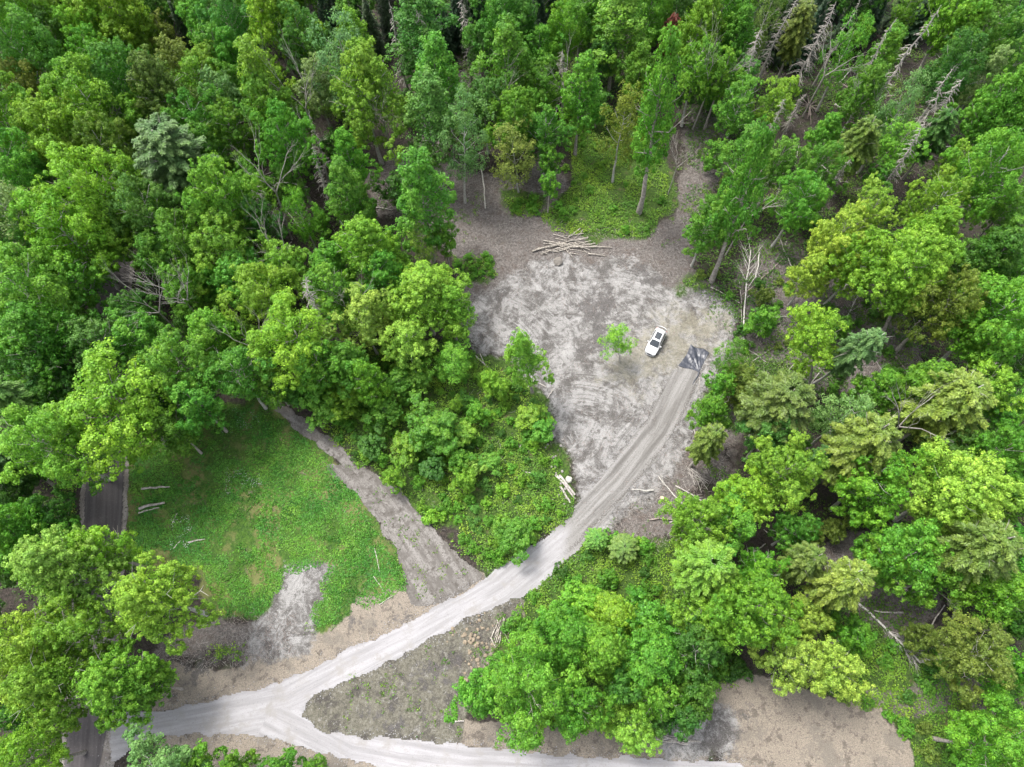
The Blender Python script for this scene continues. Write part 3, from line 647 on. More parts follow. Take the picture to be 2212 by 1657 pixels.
# dead standing trees: base and top in the picture, kind
cntd = 0
def dead(bx, by, tx, ty, kind, look, name, zt=None):
    global cntd; cntd += 1; KEEP.append((bx, by, tx, ty))
    b, z = solve_lean(tx, ty, bx, by)
    if zt: z = zt; b = Vector(G(tx, ty, z))+Vector((.06*z*math.sin(cntd), .05*z*math.cos(cntd*2)))
    top = Vector((*G(tx, ty, z), z)); p = Vector((b.x, b.y, 0)); ax = top-p
    tm, bm = (DS if kind == 'x' else DH)[cntd % 4]; H0 = 14 if kind == 'x' else 11
    root = obj(name, None); root.location = p; root.rotation_mode = 'QUATERNION'; root.rotation_quaternion = Vector((0, 0, 1)).rotation_difference(ax.normalized())
    k = ax.length/H0; w = max(.5, k) if kind == 'x' else k*.58
    for nm, me in (('trunk', tm), ('branches', bm)):
        c = obj(nm, me, root); c.scale = (w, w, k); c.rotation_euler = (0, 0, cntd*1.3)
    root['category'] = 'dead tree'; root['group'] = 'dead standing trees'
    queue_label(root, look, (bx+tx)/2, (by+ty)/2)
GS = 'grey dead spruce'; GH = 'bare pale forked dead tree'
for a in [(717,457,665,313,'x',16),(845,130,838,5,'x',19),(1618,157,1650,55,'x',17),(1742,150,1805,7,'x',18),(1695,52,1722,-20,'x',18),(1918,210,2030,10,'x',23),(1218,175,1220,108,'x',14),(721,728,652,598,'x',18),(700,700,672,640,'x',15),(1845,60,1862,-10,'x',17),
          (2000,260,2085,172,'x',18),(1690,250,1740,200,'x',10),(985,90,1000,-20,'x',18),(1598,200,1632,95,'x',16),(1660,300,1692,215,'x',13),(1785,433,1840,340,'x',14),(1960,330,2012,262,'x',18),(690,330,668,238,'x',15),(580,495,535,385,'x',15),(895,130,905,20,'x',18),(1975,330,2060,150,'x',19),(1905,160,1938,40,'x',19),(2110,440,2160,330,'x',17)]:
    dead(*a[:5], GS, 'dead_spruce', a[5])
for a in [(597,403,552,300,'z',20),(437,660,330,575,'z',19),(590,820,500,690,'z',17),(647,190,605,105,'z',20),(1800,160,1828,65,'z',17),(1443,420,1480,300,'z',None),(1640,420,1655,385,'z',16),(600,560,560,470,'z',17),(330,650,262,592,'z',18),(1875,245,1905,150,'z',16),(860,330,800,150,'z',19),(1085,215,1082,130,'z',17),(1230,190,1235,95,'z',17),(1565,60,1572,75,'z',18),(690,340,640,250,'z',16),(745,640,735,590,'z',16),(1760,820,1900,790,'z',9),(2010,1240,2065,1262,'z',9),(2120,900,2050,850,'z',19),(980,200,975,205,'z',13)]:
    dead(*a[:5], GH, 'dead_tree', a[5])

# ------------------------------------------------------------------ labels for queued things
def finish_labels():
    by = {}
    for t in LABQ: by.setdefault(t[1], []).append(t)
    for look, L in by.items():
        if len(L) == 1: L[0][0]['label'] = look+', the only one of its look'; 
        used = {}
        ranks = {}
        for li, (ln, lx, ly) in enumerate(LAND):
            for k, t in enumerate(sorted(L, key=lambda t: math.hypot(t[2]-lx, t[3]-ly))): ranks.setdefault(id(t), []).append((k, math.hypot(t[2]-lx, t[3]-ly), ln))
        for t in L:
            k, d, ln = min(ranks[id(t)])
            t[0]['label'] = look+(' '+ORD[k] if k < len(ORD) else f' in rank {k+1} nearest')+' to '+ln+''

# ------------------------------------------------------------------ understorey: saplings and bushes, each its own thing
SAPM = CROWN['mS'][2]; BUSH = CROWN['hS'][2]
def inside(pl, x, y): return bool((sdist(np.array([x]), np.array([y]), pl) > 0)[0])
OPENP = [CLEAR, MEADOW, DRIVE, TRACK]+STRAW+OLIVE[:1]
def open_ground(x, y, pad=.4):
    a, b = np.array([x]), np.array([y])
    if any(sdist(a, b, p)[0] > -pad for p in OPENP): return True
    return ldist(a, b, ROADL)[0][0] < 3.4
rsu = random.Random(99)
placed = [(a, b) for a, b, r in BASES]
LOGP = G(1222, 1060)
def far(x, y, d): return all((x-a)**2+(y-b)**2 > d*d for a, b in placed)
def sapling(x, y, h, colr, label, group):
    root = obj('sapling', None); root.location = (x, y, hz1(x, y)); root['label'] = label; root['category'] = 'sapling'; root['group'] = group
    t = obj('trunk', rsu.choice(TR), root); k = h/16; t.scale = (k*1.1, k*1.1, h*.85/10)
    c = obj('crown', rsu.choice(SAPM), root); c.location = (0, 0, h*.6); r = h*rsu.uniform(.24, .34)
    c.scale = (r/1.7, r/1.7, h*.4/2.2); c.rotation_euler = (0, 0, rsu.uniform(0, 6.28)); f = FC[colr]; j = rsu.uniform(.85, 1.15)
    c.color = (f[0]*j, f[1]*j, f[2]*j, 1)
def bush(x, y, r, colr, label, group):
    o = obj('bush', rsu.choice(BUSH)); o.location = (x, y, hz1(x, y)+r*.45); k = r/.9; o.scale = (k, k, k*rsu.uniform(.75, 1.25)); o.rotation_euler = (0, 0, rsu.uniform(0, 6.28))
    f = FC[colr]; j = rsu.uniform(.8, 1.2); o.color = (f[0]*j, f[1]*j, f[2]*j, 1)
    o['label'] = label; o['category'] = 'bush'; o['group'] = group
def seg(px, py, q):
    ax, ay, bx, by = q; ex, ey = bx-ax, by-ay; t = max(0, min(1, ((px-ax)*ex+(py-ay)*ey)/(ex*ex+ey*ey+1e-6)))
    return math.hypot(px-ax-ex*t, py-ay-ey*t)
def scatter(pts, n, fn, dmin, tries=40):
    pl = poly(pts); lo = pl.min(0); hi = pl.max(0); k = 0
    for _ in range(n*tries):
        if k >= n: break
        x = rsu.uniform(lo[0], hi[0]); y = rsu.uniform(lo[1], hi[1])
        if not inside(pl, x, y) or open_ground(x, y) or not far(x, y, dmin): continue
        if math.hypot(x-LOGP[0], y-LOGP[1]) < 2.9: continue
        if dmin > 1.7:
            px, py, _ = P(x, y, 3.5)
            if any(seg(px, py, q) < 30 for q in KEEP): continue
        placed.append((x, y)); fn(x, y); k += 1
def sp(n, pts, cols, h0, h1, where, d=2.2):
    scatter(pts, n, lambda x, y: (lambda c: sapling(x, y, rsu.uniform(h0, h1), c, f'slender {CN[c]} sapling under the taller trees {where}', f'saplings {where}'))(rsu.choice(cols)), d)
def bs(n, pts, cols, r0, r1, where, d=1.2):
    scatter(pts, n, lambda x, y: (lambda c: bush(x, y, rsu.uniform(r0, r1), c, f'low {CN[c]} leafy bush growing {where}', f'bushes {where}'))(rsu.choice(cols)), d)
for k in range(46):
    dx = -40+k*50+rsu.uniform(-16, 16); dy = rsu.uniform(-95, -10)
    tree(dx, dy, rsu.uniform(48, 70), 's', 'k', rsu.uniform(12, 17)) if k % 2 else tree(dx, dy, rsu.uniform(80, 110), 'm', rsu.choice('gdb'))
for k in range(16):
    dx = rsu.uniform(1640, 2000) if k < 9 else rsu.uniform(930, 1200); dy = rsu.uniform(-20, 70); tree(dx, dy, rsu.uniform(42, 60), 's', 'k', rsu.uniform(8, 12))
placed += [(a, b) for a, b, r in BASES[len(placed):]]
sp(46, [(-60,-40),(860,-40),(860,330),(-60,330)], 'dggdb', 6, 10, 'in the top left forest', 2.6)
sp(44, [(-60,330),(820,330),(1000,700),(900,800),(400,860),(-60,860)], 'dgdb', 5, 9, 'in the left forest', 2.4)
sp(14, [(-40,860),(170,860),(150,1560),(-40,1560)], 'dg', 5, 8, 'left of the asphalt road', 2.2)
sp(30, [(860,-60),(1500,-60),(1480,230),(1200,300),(860,300)], 'dggb', 4, 8, 'beyond the clearing', 2.6)
sp(22, [(1500,-60),(2300,-60),(2300,760),(1620,620),(1500,460)], 'dggbo', 3, 7, 'in the top right forest', 2.6)
sp(40, [(1650,620),(2300,620),(2300,1450),(1800,1450),(1560,1180),(1560,900)], 'dggo', 3, 6.5, 'in the right forest', 2.3)
sp(14, [(640,830),(1000,740),(1100,850),(1010,980),(1060,1220),(980,1170),(860,1050)], 'yygg', 2.4, 4.8, 'in the thicket left of the clearing', 1.6)
bs(125, [(640,830),(760,770),(900,745),(1040,775),(1115,810),(1180,885),(1190,970),(1240,1100),(1160,1165),(1060,1235),(1000,1195),(860,1055),(730,955)], 'yygggdb', .45, 1.05, 'in the thicket left of the clearing')
bs(62, [(1110,1310),(1290,1150),(1420,1190),(1560,1150),(1600,1480),(1530,1580),(1380,1600),(1000,1520),(1090,1420)], 'gggdyd', .6, 1.3, 'below the driveway bend')
bs(22, [(1180,470),(1240,300),(1400,300),(1450,440),(1400,515),(1200,505)], 'gyg', .35, .8, 'on the green patch beyond the pole heap')
bs(40, [(1480,560),(1660,600),(1980,640),(1990,860),(1700,880),(1520,900),(1600,780)], 'dgog', .5, 1.1, 'right of the clearing')
bs(34, [(1780,1330),(2000,1400),(2250,1480),(2250,1660),(1960,1660),(1960,1600),(1900,1535),(1790,1508)], 'dggo', .5, 1.1, 'around the tan straw patch')
bs(10, [(980,560),(1060,550),(1070,600),(990,600)], 'g', .4, .8, 'at the left rim of the clearing', .8)
bs(6, [(1090,430),(1170,430),(1160,470),(1100,470)], 'g', .5, .9, 'under the small yellowing tree', .8)

# ------------------------------------------------------------------ ground cover nobody could count
def cover(name, regions, dens, card, k, hgt, mat, colr, label, seed, cat='ground cover', up=.8, spread=.28, skip_open=True, nz=None, tintlo=0.0):
    rs = np.random.default_rng(seed); C = []
    for pts, dm in regions:
        pl = poly(pts); lo = pl.min(0); hi = pl.max(0); n = int((hi-lo).prod()*dens*dm)
        x = rs.uniform(lo[0], hi[0], n); y = rs.uniform(lo[1], hi[1], n); m = sdist(x, y, pl)+1.6*(fb(x, y, 3, seed, 3)-.5) > 0
        if skip_open:
            for p in OPENP: m &= sdist(x, y, p)+1.0*(fb(x, y, 1.5, seed+5, 3)-.5) < 0
        for p in BALD: m &= sdist(x, y, p)+2.4*(fb(x, y, 2.2, seed+8, 4)-.5) < 0
        m &= ldist(x, y, ROADL)[0] > 3.0+.5*(fb(x, y, 1, seed+6, 2))
        if nz: m &= fb(x, y, nz[0], seed+9, 3)+rs.uniform(-.06, .06, n) > nz[1]
        C.append(np.stack([x[m], y[m]], 1))
    c = np.concatenate(C); n = len(c); z = HZ(c[:, 0], c[:, 1])
    cen = np.repeat(np.stack([c[:, 0], c[:, 1], z], 1), k, 0)
    s = np.repeat(rs.uniform(.6, 1.4, n), k); off = rs.normal(0, spread*.6, (n*k, 3))*s[:, None]
    cen[:, 0] += off[:, 0]; cen[:, 1] += off[:, 1]; cen[:, 2] += rs.uniform(.15, 1, n*k)*hgt*s
    nn = unit(n*k, rs)*(1-up)*1.5+np.array([0, 0, up]); nn /= np.linalg.norm(nn, axis=1, keepdims=True)
    V = leaves(cen, nn, card*rs.uniform(.6, 1.3, n*k)*s**.5, rs=rs)
    t = np.repeat(np.clip(fb(c[:, 0], c[:, 1], 2.5, seed+3, 3)*1.6-.3+rs.uniform(-.2, .2, n), tintlo, 1), k)
    o = obj(name, leaf_mesh(name, V, t, mat), kind='stuff', label=label, category=cat); o.color = (*colr, 1); return o
TH_ = [(640,830),(760,770),(900,745),(1040,775),(1115,810),(1180,885),(1190,970),(1245,1100),(1160,1165),(1060,1238),(1000,1198),(860,1058),(730,960)]
cover('undergrowth', [(TH_, 1.0), ([(1225,240),(1395,250),(1435,350),(1450,440),(1400,515),(1200,500),(1165,470),(1235,400)], 1.3), ([(1110,1310),(1290,1150),(1420,1190),(1560,1150),(1600,1480),(1530,1580),(1380,1600),(1000,1520),(1090,1420)], 1.1),
                      ([(1790,1330),(2000,1400),(2300,1470),(2300,1700),(1960,1700),(1960,1600),(1900,1540),(1790,1510)], 1.1), ([(980,560),(1060,550),(1070,600),(990,600)], 1), ([(1090,430),(1170,430),(1160,470),(1100,470)], 1.2),
                      ([(1430,620),(1500,600),(1520,650),(1450,660)], 1), ([(440,1395),(545,1390),(545,1425),(450,1430)], .5), ([(130,980),(180,980),(170,1200),(120,1200)], 1), ([(270,1000),(420,900),(300,1200),(275,1200)], 1)],
      9, .20, 6, .38, LEAF, (.120, .235, .020), 'low leafy plants and brambles carpeting the thicket and forest edges', 5, nz=(2.4, .38))
cover('forest_plants', [([(-60,-60),(1000,-60),(820,380),(1000,700),(900,780),(400,880),(200,1640),(-60,1640)], .5), ([(860,-60),(2350,-60),(2350,1480),(1800,1440),(1560,1180),(1520,900),(1640,740),(1500,620),(1480,240),(1240,250),(1000,330),(860,300)], 1.0)],
      4.2, .24, 6, .45, LEAF, (.070, .150, .018), 'low green plants on the brown forest floor between the trees', 15, nz=(4.5, .46), spread=.4)
cover('meadow_grass', [([(275,1010),(420,905),(560,866),(640,928),(705,1000),(775,1075),(822,1160),(868,1230),(880,1275),(800,1312),(690,1365),(640,1335),(570,1345),(470,1320),(430,1230),(280,1210)], 1)],
      40, .17, 3, .12, GRASSM, (.060, .182, .017), 'short lush green grass and clover covering the meadow', 25, up=.7, spread=.16, skip_open=False, nz=(2.8, .43))
cover('meadow_weeds', [([(275,1010),(420,905),(560,866),(640,928),(705,1000),(775,1075),(822,1160),(868,1230),(880,1275),(800,1312),(690,1365),(640,1335),(570,1345),(470,1320),(430,1230),(280,1210)], 1)],
      6.5, .17, 6, .22, LEAF, (.060, .190, .022), 'broad-leaved weeds in dark and light patches through the meadow', 27, up=.6, spread=.22, skip_open=False, nz=(3.2, .50))
cover('track_grass', [([(660,1540),(700,1490),(900,1395),(1000,1350),(990,1590),(760,1590)], .55), ([(960,1380),(1110,1300),(1130,1340),(1000,1500),(960,1450)], 1.6), ([(960,1400),(1010,1400),(990,1590),(950,1590)], .8), ([(1500,640),(1600,640),(1620,800),(1540,860),(1570,760)], .8), ([(1290,1150),(1420,1060),(1540,1000),(1420,1190)], .5), ([(850,400),(1060,420),(1000,620),(960,520)], .9), ([(1440,300),(1560,260),(1540,480),(1430,540)], .9), ([(700,1000),(800,1020),(880,1090),(960,1200),(1040,1250),(900,1310),(870,1230),(800,1110)], .6), ([(640,1200),(700,1200),(720,1360),(640,1400)], .5), ([(450,1395),(545,1385),(550,1420),(455,1432)], 2)],
      7, .17, 5, .16, GRASSM, (.085, .170, .018), 'small grass tufts creeping over the bare dirt', 29, up=.6, spread=.2, skip_open=False, nz=(1.4, .60))
def specks(name, regions, dens, size, mat, label, seed, hgt=.1, nz=None, cat='ground cover'):
    rs = np.random.default_rng(seed); C = []
    for pts, dm in regions:
        pl = poly(pts); lo = pl.min(0); hi = pl.max(0); n = int((hi-lo).prod()*dens*dm); x = rs.uniform(lo[0], hi[0], n); y = rs.uniform(lo[1], hi[1], n)
        m = sdist(x, y, pl)+1.2*(fb(x, y, 2, seed, 3)-.5) > 0
        if nz: m &= fb(x, y, nz[0], seed+9, 3) > nz[1]
        C.append(np.stack([x[m], y[m], HZ(x[m], y[m])+hgt], 1))
    c = np.concatenate(C); n = len(c); nn = unit(n, rs)*.4+np.array([0, 0, 1.]); nn /= np.linalg.norm(nn, axis=1, keepdims=True)
    V = leaves(c, nn, size*rs.uniform(.5, 1.5, n), rs=rs); o = obj(name, leaf_mesh(name, V, rs.uniform(0, 1, n), mat), kind='stuff', label=label, category=cat); return o
FLW = m_plain('white_petals', (.30, .33, .30), .6)
specks('white_flowers', [([(490,1010),(560,1005),(570,1060),(490,1070)], 1), ([(370,1115),(410,1110),(415,1180),(370,1190)], 1.2), ([(440,900),(560,875),(560,925),(450,940)], .7)], 22, .08, FLW, 'clusters of tiny white flowers in the meadow grass', 31, .3, (1.0, .52))
def spill():
    rs = np.random.default_rng(61); lo = DRIVE.min(0); hi = DRIVE.max(0); n = 60000; x = rs.uniform(lo[0]-1, hi[0]+1, n); y = rs.uniform(lo[1], hi[1]+1, n)
    d = sdist(x, y, DRIVE); m = (np.abs(d+.15) < rs.exponential(.45, n)) & (d < .5) & (d > -1.8); x = x[m]; y = y[m]; n = len(x); c = np.stack([x, y, HZ(x, y)+.08], 1)
    nn = unit(n, rs)*.5+np.array([0, 0, 1.]); nn /= np.linalg.norm(nn, axis=1, keepdims=True)
    obj('loose_gravel', leaf_mesh('loose_gravel', leaves(c, nn, rs.uniform(.06, .17, n), rs=rs), rs.uniform(0, 1, n), m_plain('gravel_chip', (.20, .196, .20), .9, 0, .3, 3)), kind='stuff', label='loose pale gravel spilled along the driveway edges', category='gravel')
spill()
# sticks, chips and bark left by the felling
def litter(name, regions, dens, mat, label, seed, L=(.2, .9), nz=None):
    rs = np.random.default_rng(seed); V = []; Q = []; C = []
    for pts, dm in regions:
        pl = poly(pts) if not isinstance(pts, np.ndarray) else pts; lo = pl.min(0); hi = pl.max(0); n = int((hi-lo).prod()*dens*dm); x = rs.uniform(lo[0], hi[0], n); y = rs.uniform(lo[1], hi[1], n)
        m = sdist(x, y, pl)+2.5*(fb(x, y, 3, seed, 3)-.5) > 0
        if nz: m &= fb(x, y, nz[0], seed+9, 3)+rs.uniform(-.08, .08, n) > nz[1]
        C.append(np.stack([x[m], y[m], HZ(x[m], y[m])+.04], 1))
    c = np.concatenate(C); n = len(c); a = rs.uniform(0, 6.28, n); l = .06+rs.uniform(0, 1, n)**3*.45; w = rs.uniform(.008, .022, n)
    d = np.stack([np.cos(a), np.sin(a), rs.uniform(-.12, .2, n)], 1)*l[:, None]; s = np.stack([-np.sin(a), np.cos(a), 0*a], 1)*w[:, None]; u = np.array([0, 0, 1.])*w[:, None]*1.5
    ring = lambda p: np.stack([p-s, p+s, p+u], 1)
    v = np.concatenate([ring(c-d), ring(c+d)], 1).reshape(-1, 3); b = np.arange(n)[:, None, None]*6
    q = (b+np.array([[0, 1, 4, 3], [1, 2, 5, 4], [2, 0, 3, 5]])[None]).reshape(-1, 4)
    obj(name, np_mesh(name, v, q, mat), kind='stuff', label=label, category='debris')
DRK = [([(1400,1060),(1560,930),(1620,860),(1560,1040),(1420,1190),(1300,1170)], 1.6), ([(1640,560),(1800,560),(1960,680),(1980,860),(1760,870),(1640,760)], .9), ([(440,1320),(640,1330),(660,1400),(500,1440),(350,1450)], 1.2)]
litter('wood_litter', [(p, 1) for p in LITTER]+DRK+[([(1560,-60),(2300,-60),(2300,500),(1600,500)], .35), ([(500,250),(900,250),(800,560),(560,560)], .4), (TH_, .3)], 4.2, DEADB, 'grey broken sticks and wood chips scattered over the disturbed ground', 41, nz=(3, .42))
litter('brown_twigs', [(p, .8) for p in LITTER]+DRK+[(CLEAR, .55), ([(1040,1270),(1120,1310),(1060,1480),(980,1440)], 1)], 6.0, DEADD, 'small brown twigs and root bits strewn over the bare soil', 43, nz=(2.2, .45))
STN = m_plain('pale_stone', (.19, .18, .165), .85, 0, .25, 6)
def rock_mesh(seed, mat=STN):
    rs = np.random.default_rng(seed); import bmesh
    bm = bmesh.new(); bmesh.ops.create_icosphere(bm, subdivisions=3, radius=1)
    ax = unit(9, rs); dd = rs.uniform(.62, .95, 9)
    for v in bm.verts:
        p = np.array(v.co)
        for a, d in zip(ax, dd):
            t = p@a
            if t > d: p = p-a*(t-d)*.9
        v.co = p*(1+.04*rs.normal())
    me = bpy.data.meshes.new('rock'); bm.to_mesh(me); bm.free(); me.materials.append(mat); me.polygons.foreach_set('use_smooth', [False]*len(me.polygons)); return me
RK = [rock_mesh(i) for i in range(5)]
pc = []
_rs = random.Random(5)
def rock(dx, dy, r, label, group, mesh=None, cat='rock', fl=.6):
    x, y = G(dx, dy); o = obj('rock', mesh or _rs.choice(RK)); o.location = (x, y, hz1(x, y)+r*fl*.45); o.scale = (r, r*_rs.uniform(.7, 1), r*fl); o.rotation_euler = (0, 0, _rs.uniform(0, 6.28))
    o['label'] = label; o['category'] = cat
    if group: o['group'] = group
BLD = m_plain('cream_stone', (.28, .27, .235), .85, 0, .1, 4); RB = rock_mesh(77, BLD)
rock(1229, 1036, .50, 'pale cream boulder lying beside the three stacked logs', None, RB, 'boulder', .75)
rock(1192, 942, .55, 'flat grey stone at the left rim of the clearing', None, None, 'stone', .35)
rock(1205, 566, .8, 'big grey brown stone at the foot of the pole heap', None, rock_mesh(55, m_plain('dark_stone', (.13,.118,.105), .9, 0, .3, 6)), 'stone', .6)
TANR = [rock_mesh(90+i, m_plain('sandy_rock', (.17, .138, .10), .9, 0, .25, 5)) for i in range(4)]
for k in range(85):
    t = _rs.random(); dx = 995+62*t+_rs.gauss(0, 16); dy = 1345+55*_rs.random()+_rs.gauss(0, 16)+(75 if k % 3 == 0 else 0)
    if inside(DRIVE, *G(dx, dy)): continue
    rock(dx, dy, _rs.uniform(.07, .27), 'sandy rock in the rubble bank between the driveway and the stakes', 'sandy rocks of the rubble bank', _rs.choice(TANR))
for k in range(26):
    dx = _rs.uniform(1185, 1225); dy = _rs.uniform(950, 1120)+0
    rock(dx+_rs.gauss(0, 6), dy, _rs.uniform(.08, .2), 'small grey stone along the left rim of the clearing', 'small stones along the clearing rim')

# ------------------------------------------------------------------ logs and poles
def log(name, a, b, r, mat, label, cat, group=None, za=0.0, zb=0.0, branches=0, seed=0, bend=.02, n=9, cut=True):
    p = Vector((*G(*a), 0)); q = Vector((*G(*b), 0)); p.z = hz1(p.x, p.y)+r+za; q.z = hz1(q.x, q.y)+r*.8+zb
    d = q-p; L = d.length; rs = random.Random(seed+int(a[0]*7+a[1])); side = Vector((-d.y, d.x, 0)).normalized()
    pts = [p+d*(i/6)+side*L*bend*math.sin(math.pi*i/6)*rs.uniform(.4, 1.5)+side*rs.gauss(0, r*.25) for i in range(7)]
    rad = [r*(1-.35*i/6)*rs.uniform(.94, 1.06) for i in range(7)]
    mb = MB(); mb.tube([v-p for v in pts], rad, n, True); me = mb.mesh(name, mat)
    if cut:
        me.materials.append(CUT)
        for f in me.polygons:
            if len(f.vertices) == n and n > 4: f.material_index = 1
    o = obj(name, me); o.location = p; o['label'] = label; o['category'] = cat
    if group: o['group'] = group
    if branches:
        c = MB()
        for k in range(branches):
            t = rs.uniform(.45, 1); s = pts[0].lerp(pts[-1], t)-p; dr = (d.normalized()+side*rs.choice((-1, 1))*rs.uniform(.3, .8)+Vector((0, 0, rs.uniform(.0, .35)))).normalized(); l = L*rs.uniform(.12, .3)
            m = s+dr*l*.5+side*rs.gauss(0, .1); c.tube([s, m, s+dr*l], [r*.3, r*.2, r*.06], 3, False)
            for _ in range(3):
                e = (dr+side*rs.uniform(-1, 1)*.9).normalized(); c.tube([m, m+e*l*.45], [r*.13, r*.04], 3, False)
        obj('branches', c.mesh('branches', mat), o)
    return o
Z6 = lambda x, y: ((1600+x/11.05)/1.3888, (1380+y/11.05)/1.3888)
log('log', Z6(850, 520), Z6(1380, 1170), .20, LOGB, 'thick grey log on the right side of the three-log stack', 'log', 'three stacked logs')
log('log', Z6(730, 500), Z6(1390, 1300), .17, LOGB, 'middle grey log of the three-log stack, with a yellow cut end', 'log', 'three stacked logs')
log('log', Z6(890, 870), Z6(1210, 1430), .15, LOGB, 'shortest grey log, on the left side of the three-log stack', 'log', 'three stacked logs')
Z5 = lambda x, y: ((1560+x/7.363)/1.3888, (650+y/7.363)/1.3888)
PH = [(780,485,1250,620),(725,400,1530,650),(510,545,1540,745),(510,605,1160,680),(855,570,1160,920),(270,800,1510,465),(330,760,760,625),(460,860,1100,640),(1340,265,1050,500),(1410,290,1190,520),(1400,385,900,450),(1000,700,2030,700),(1200,590,1480,800),(560,760,860,800),(1500,830,1890,880),
      (700,650,1500,500),(750,780,1560,550),(860,770,1540,600),(940,740,1480,560),(1080,820,1300,840),(1660,600,1270,680),(620,700,1240,580),(480,810,610,850),(1340,720,1700,660),(1100,730,1450,790),(430,690,260,800),(880,600,1500,690),(900,520,1350,690),(640,600,1100,720),(1050,500,1330,280),(800,720,1350,600),(1000,600,1500,460)]
for k, (a, b, c, d) in enumerate(PH):
    log('pole', Z5(a, b), Z5(c, d), .055+.02*(k % 3), POLE, 'long peeled pale pole in the heap beyond the clearing', 'pole', 'peeled poles heaped beyond the clearing', .05+.035*(k % 8), .05+.03*((k*3) % 7), n=5, seed=k)
Z8 = lambda x, y: ((1380+x/11.05)/1.3888, (1780+y/11.05)/1.3888)
for k, (a, b, c, d) in enumerate([(1220,880,1360,1150),(1340,900,1160,1380),(1250,960,1040,1450),(1440,790,1420,1200),(1490,830,1370,1200),(1350,1080,1180,1330),(1130,1120,1040,1480),(1380,1190,1230,1640),(1330,1390,1320,1660),(1400,1200,1640,1657),(1250,1250,1130,1550),(1010,1460,1180,1800),(1700,1120,1600,1340),(1780,1170,1640,1370),(1300,1200,1170,1640),(1200,1370,1370,1350)]):
    log('stake', Z8(a, b), Z8(c, d), .05+.015*(k % 3), POLE, 'bleached stake in the heap just below the driveway bend', 'stake', 'bleached stakes below the driveway', .04+.04*(k % 5), .04+.03*((k*2) % 5), n=5, seed=k)
Z9 = lambda x, y: ((1900+x/5.523)/1.3888, (1960+y/5.523)/1.3888)
for k, (a, b, c, d) in enumerate([(250,1400,730,1380),(320,1415,620,1480),(330,1570,560,1480),(500,1380,640,1420),(560,1460,790,1390),(590,1460,900,1520),(740,1450,1080,1450),(880,1460,1120,1475),(640,1530,710,1440),(580,1565,610,1520),(520,1370,610,1350),(580,1170,620,1300),(700,1190,700,1280),(480,1420,740,1420),(600,1440,920,1500)]):
    log('pole', Z9(a, b), Z9(c, d), .06+.02*(k % 2), DEADB, 'grey weathered pole in the heap left of the tan straw patch', 'pole', 'weathered poles heaped by the straw patch', .04+.04*(k % 4), .04+.03*((k*2) % 5), n=5, seed=k)
Z66 = lambda x, y: (1475+x/3, 552+y/3)
for k in range(13):
    a = _rs.uniform(20, 90); b = 1340+a*1.1+_rs.uniform(-20, 30); an = R(50+_rs.gauss(0, 14)); L = _rs.uniform(60, 130)
    log('stick', Z66(a, b), Z66(a+math.cos(an)*L, b+math.sin(an)*L), .045, DEADB, 'grey stick in the heap on the brown ground right of the track', 'stick', 'sticks heaped right of the track', .03*(k % 4), .03*(k % 3), n=4, cut=False, seed=k)
for k in range(16):
    a = _rs.uniform(270, 360); b = _rs.uniform(880, 990); an = R(-35+_rs.gauss(0, 30)); L = _rs.uniform(50, 110)
    log('branch', Z66(a, b), Z66(a+math.cos(an)*L, b+math.sin(an)*L), .04, DEADD, 'brown branch in the brush heap right of the plastic sheet', 'branch', 'branches of the brown brush heap', .05+.05*(k % 5), .03*(k % 3), n=4, cut=False, seed=k)
for k in range(30):
    an = R(_rs.uniform(0, 360)); L = _rs.uniform(14, 34); 
    log('branch', (1746, 232), (1746+math.cos(an)*L, 232+math.sin(an)*L*1.1), .05, DEADD, 'bare brown branch fanning from the fallen treetop in the top right forest', 'branch', 'branches of the fallen treetop', .5, .05+.5*_rs.random(), n=4, cut=False, seed=k)
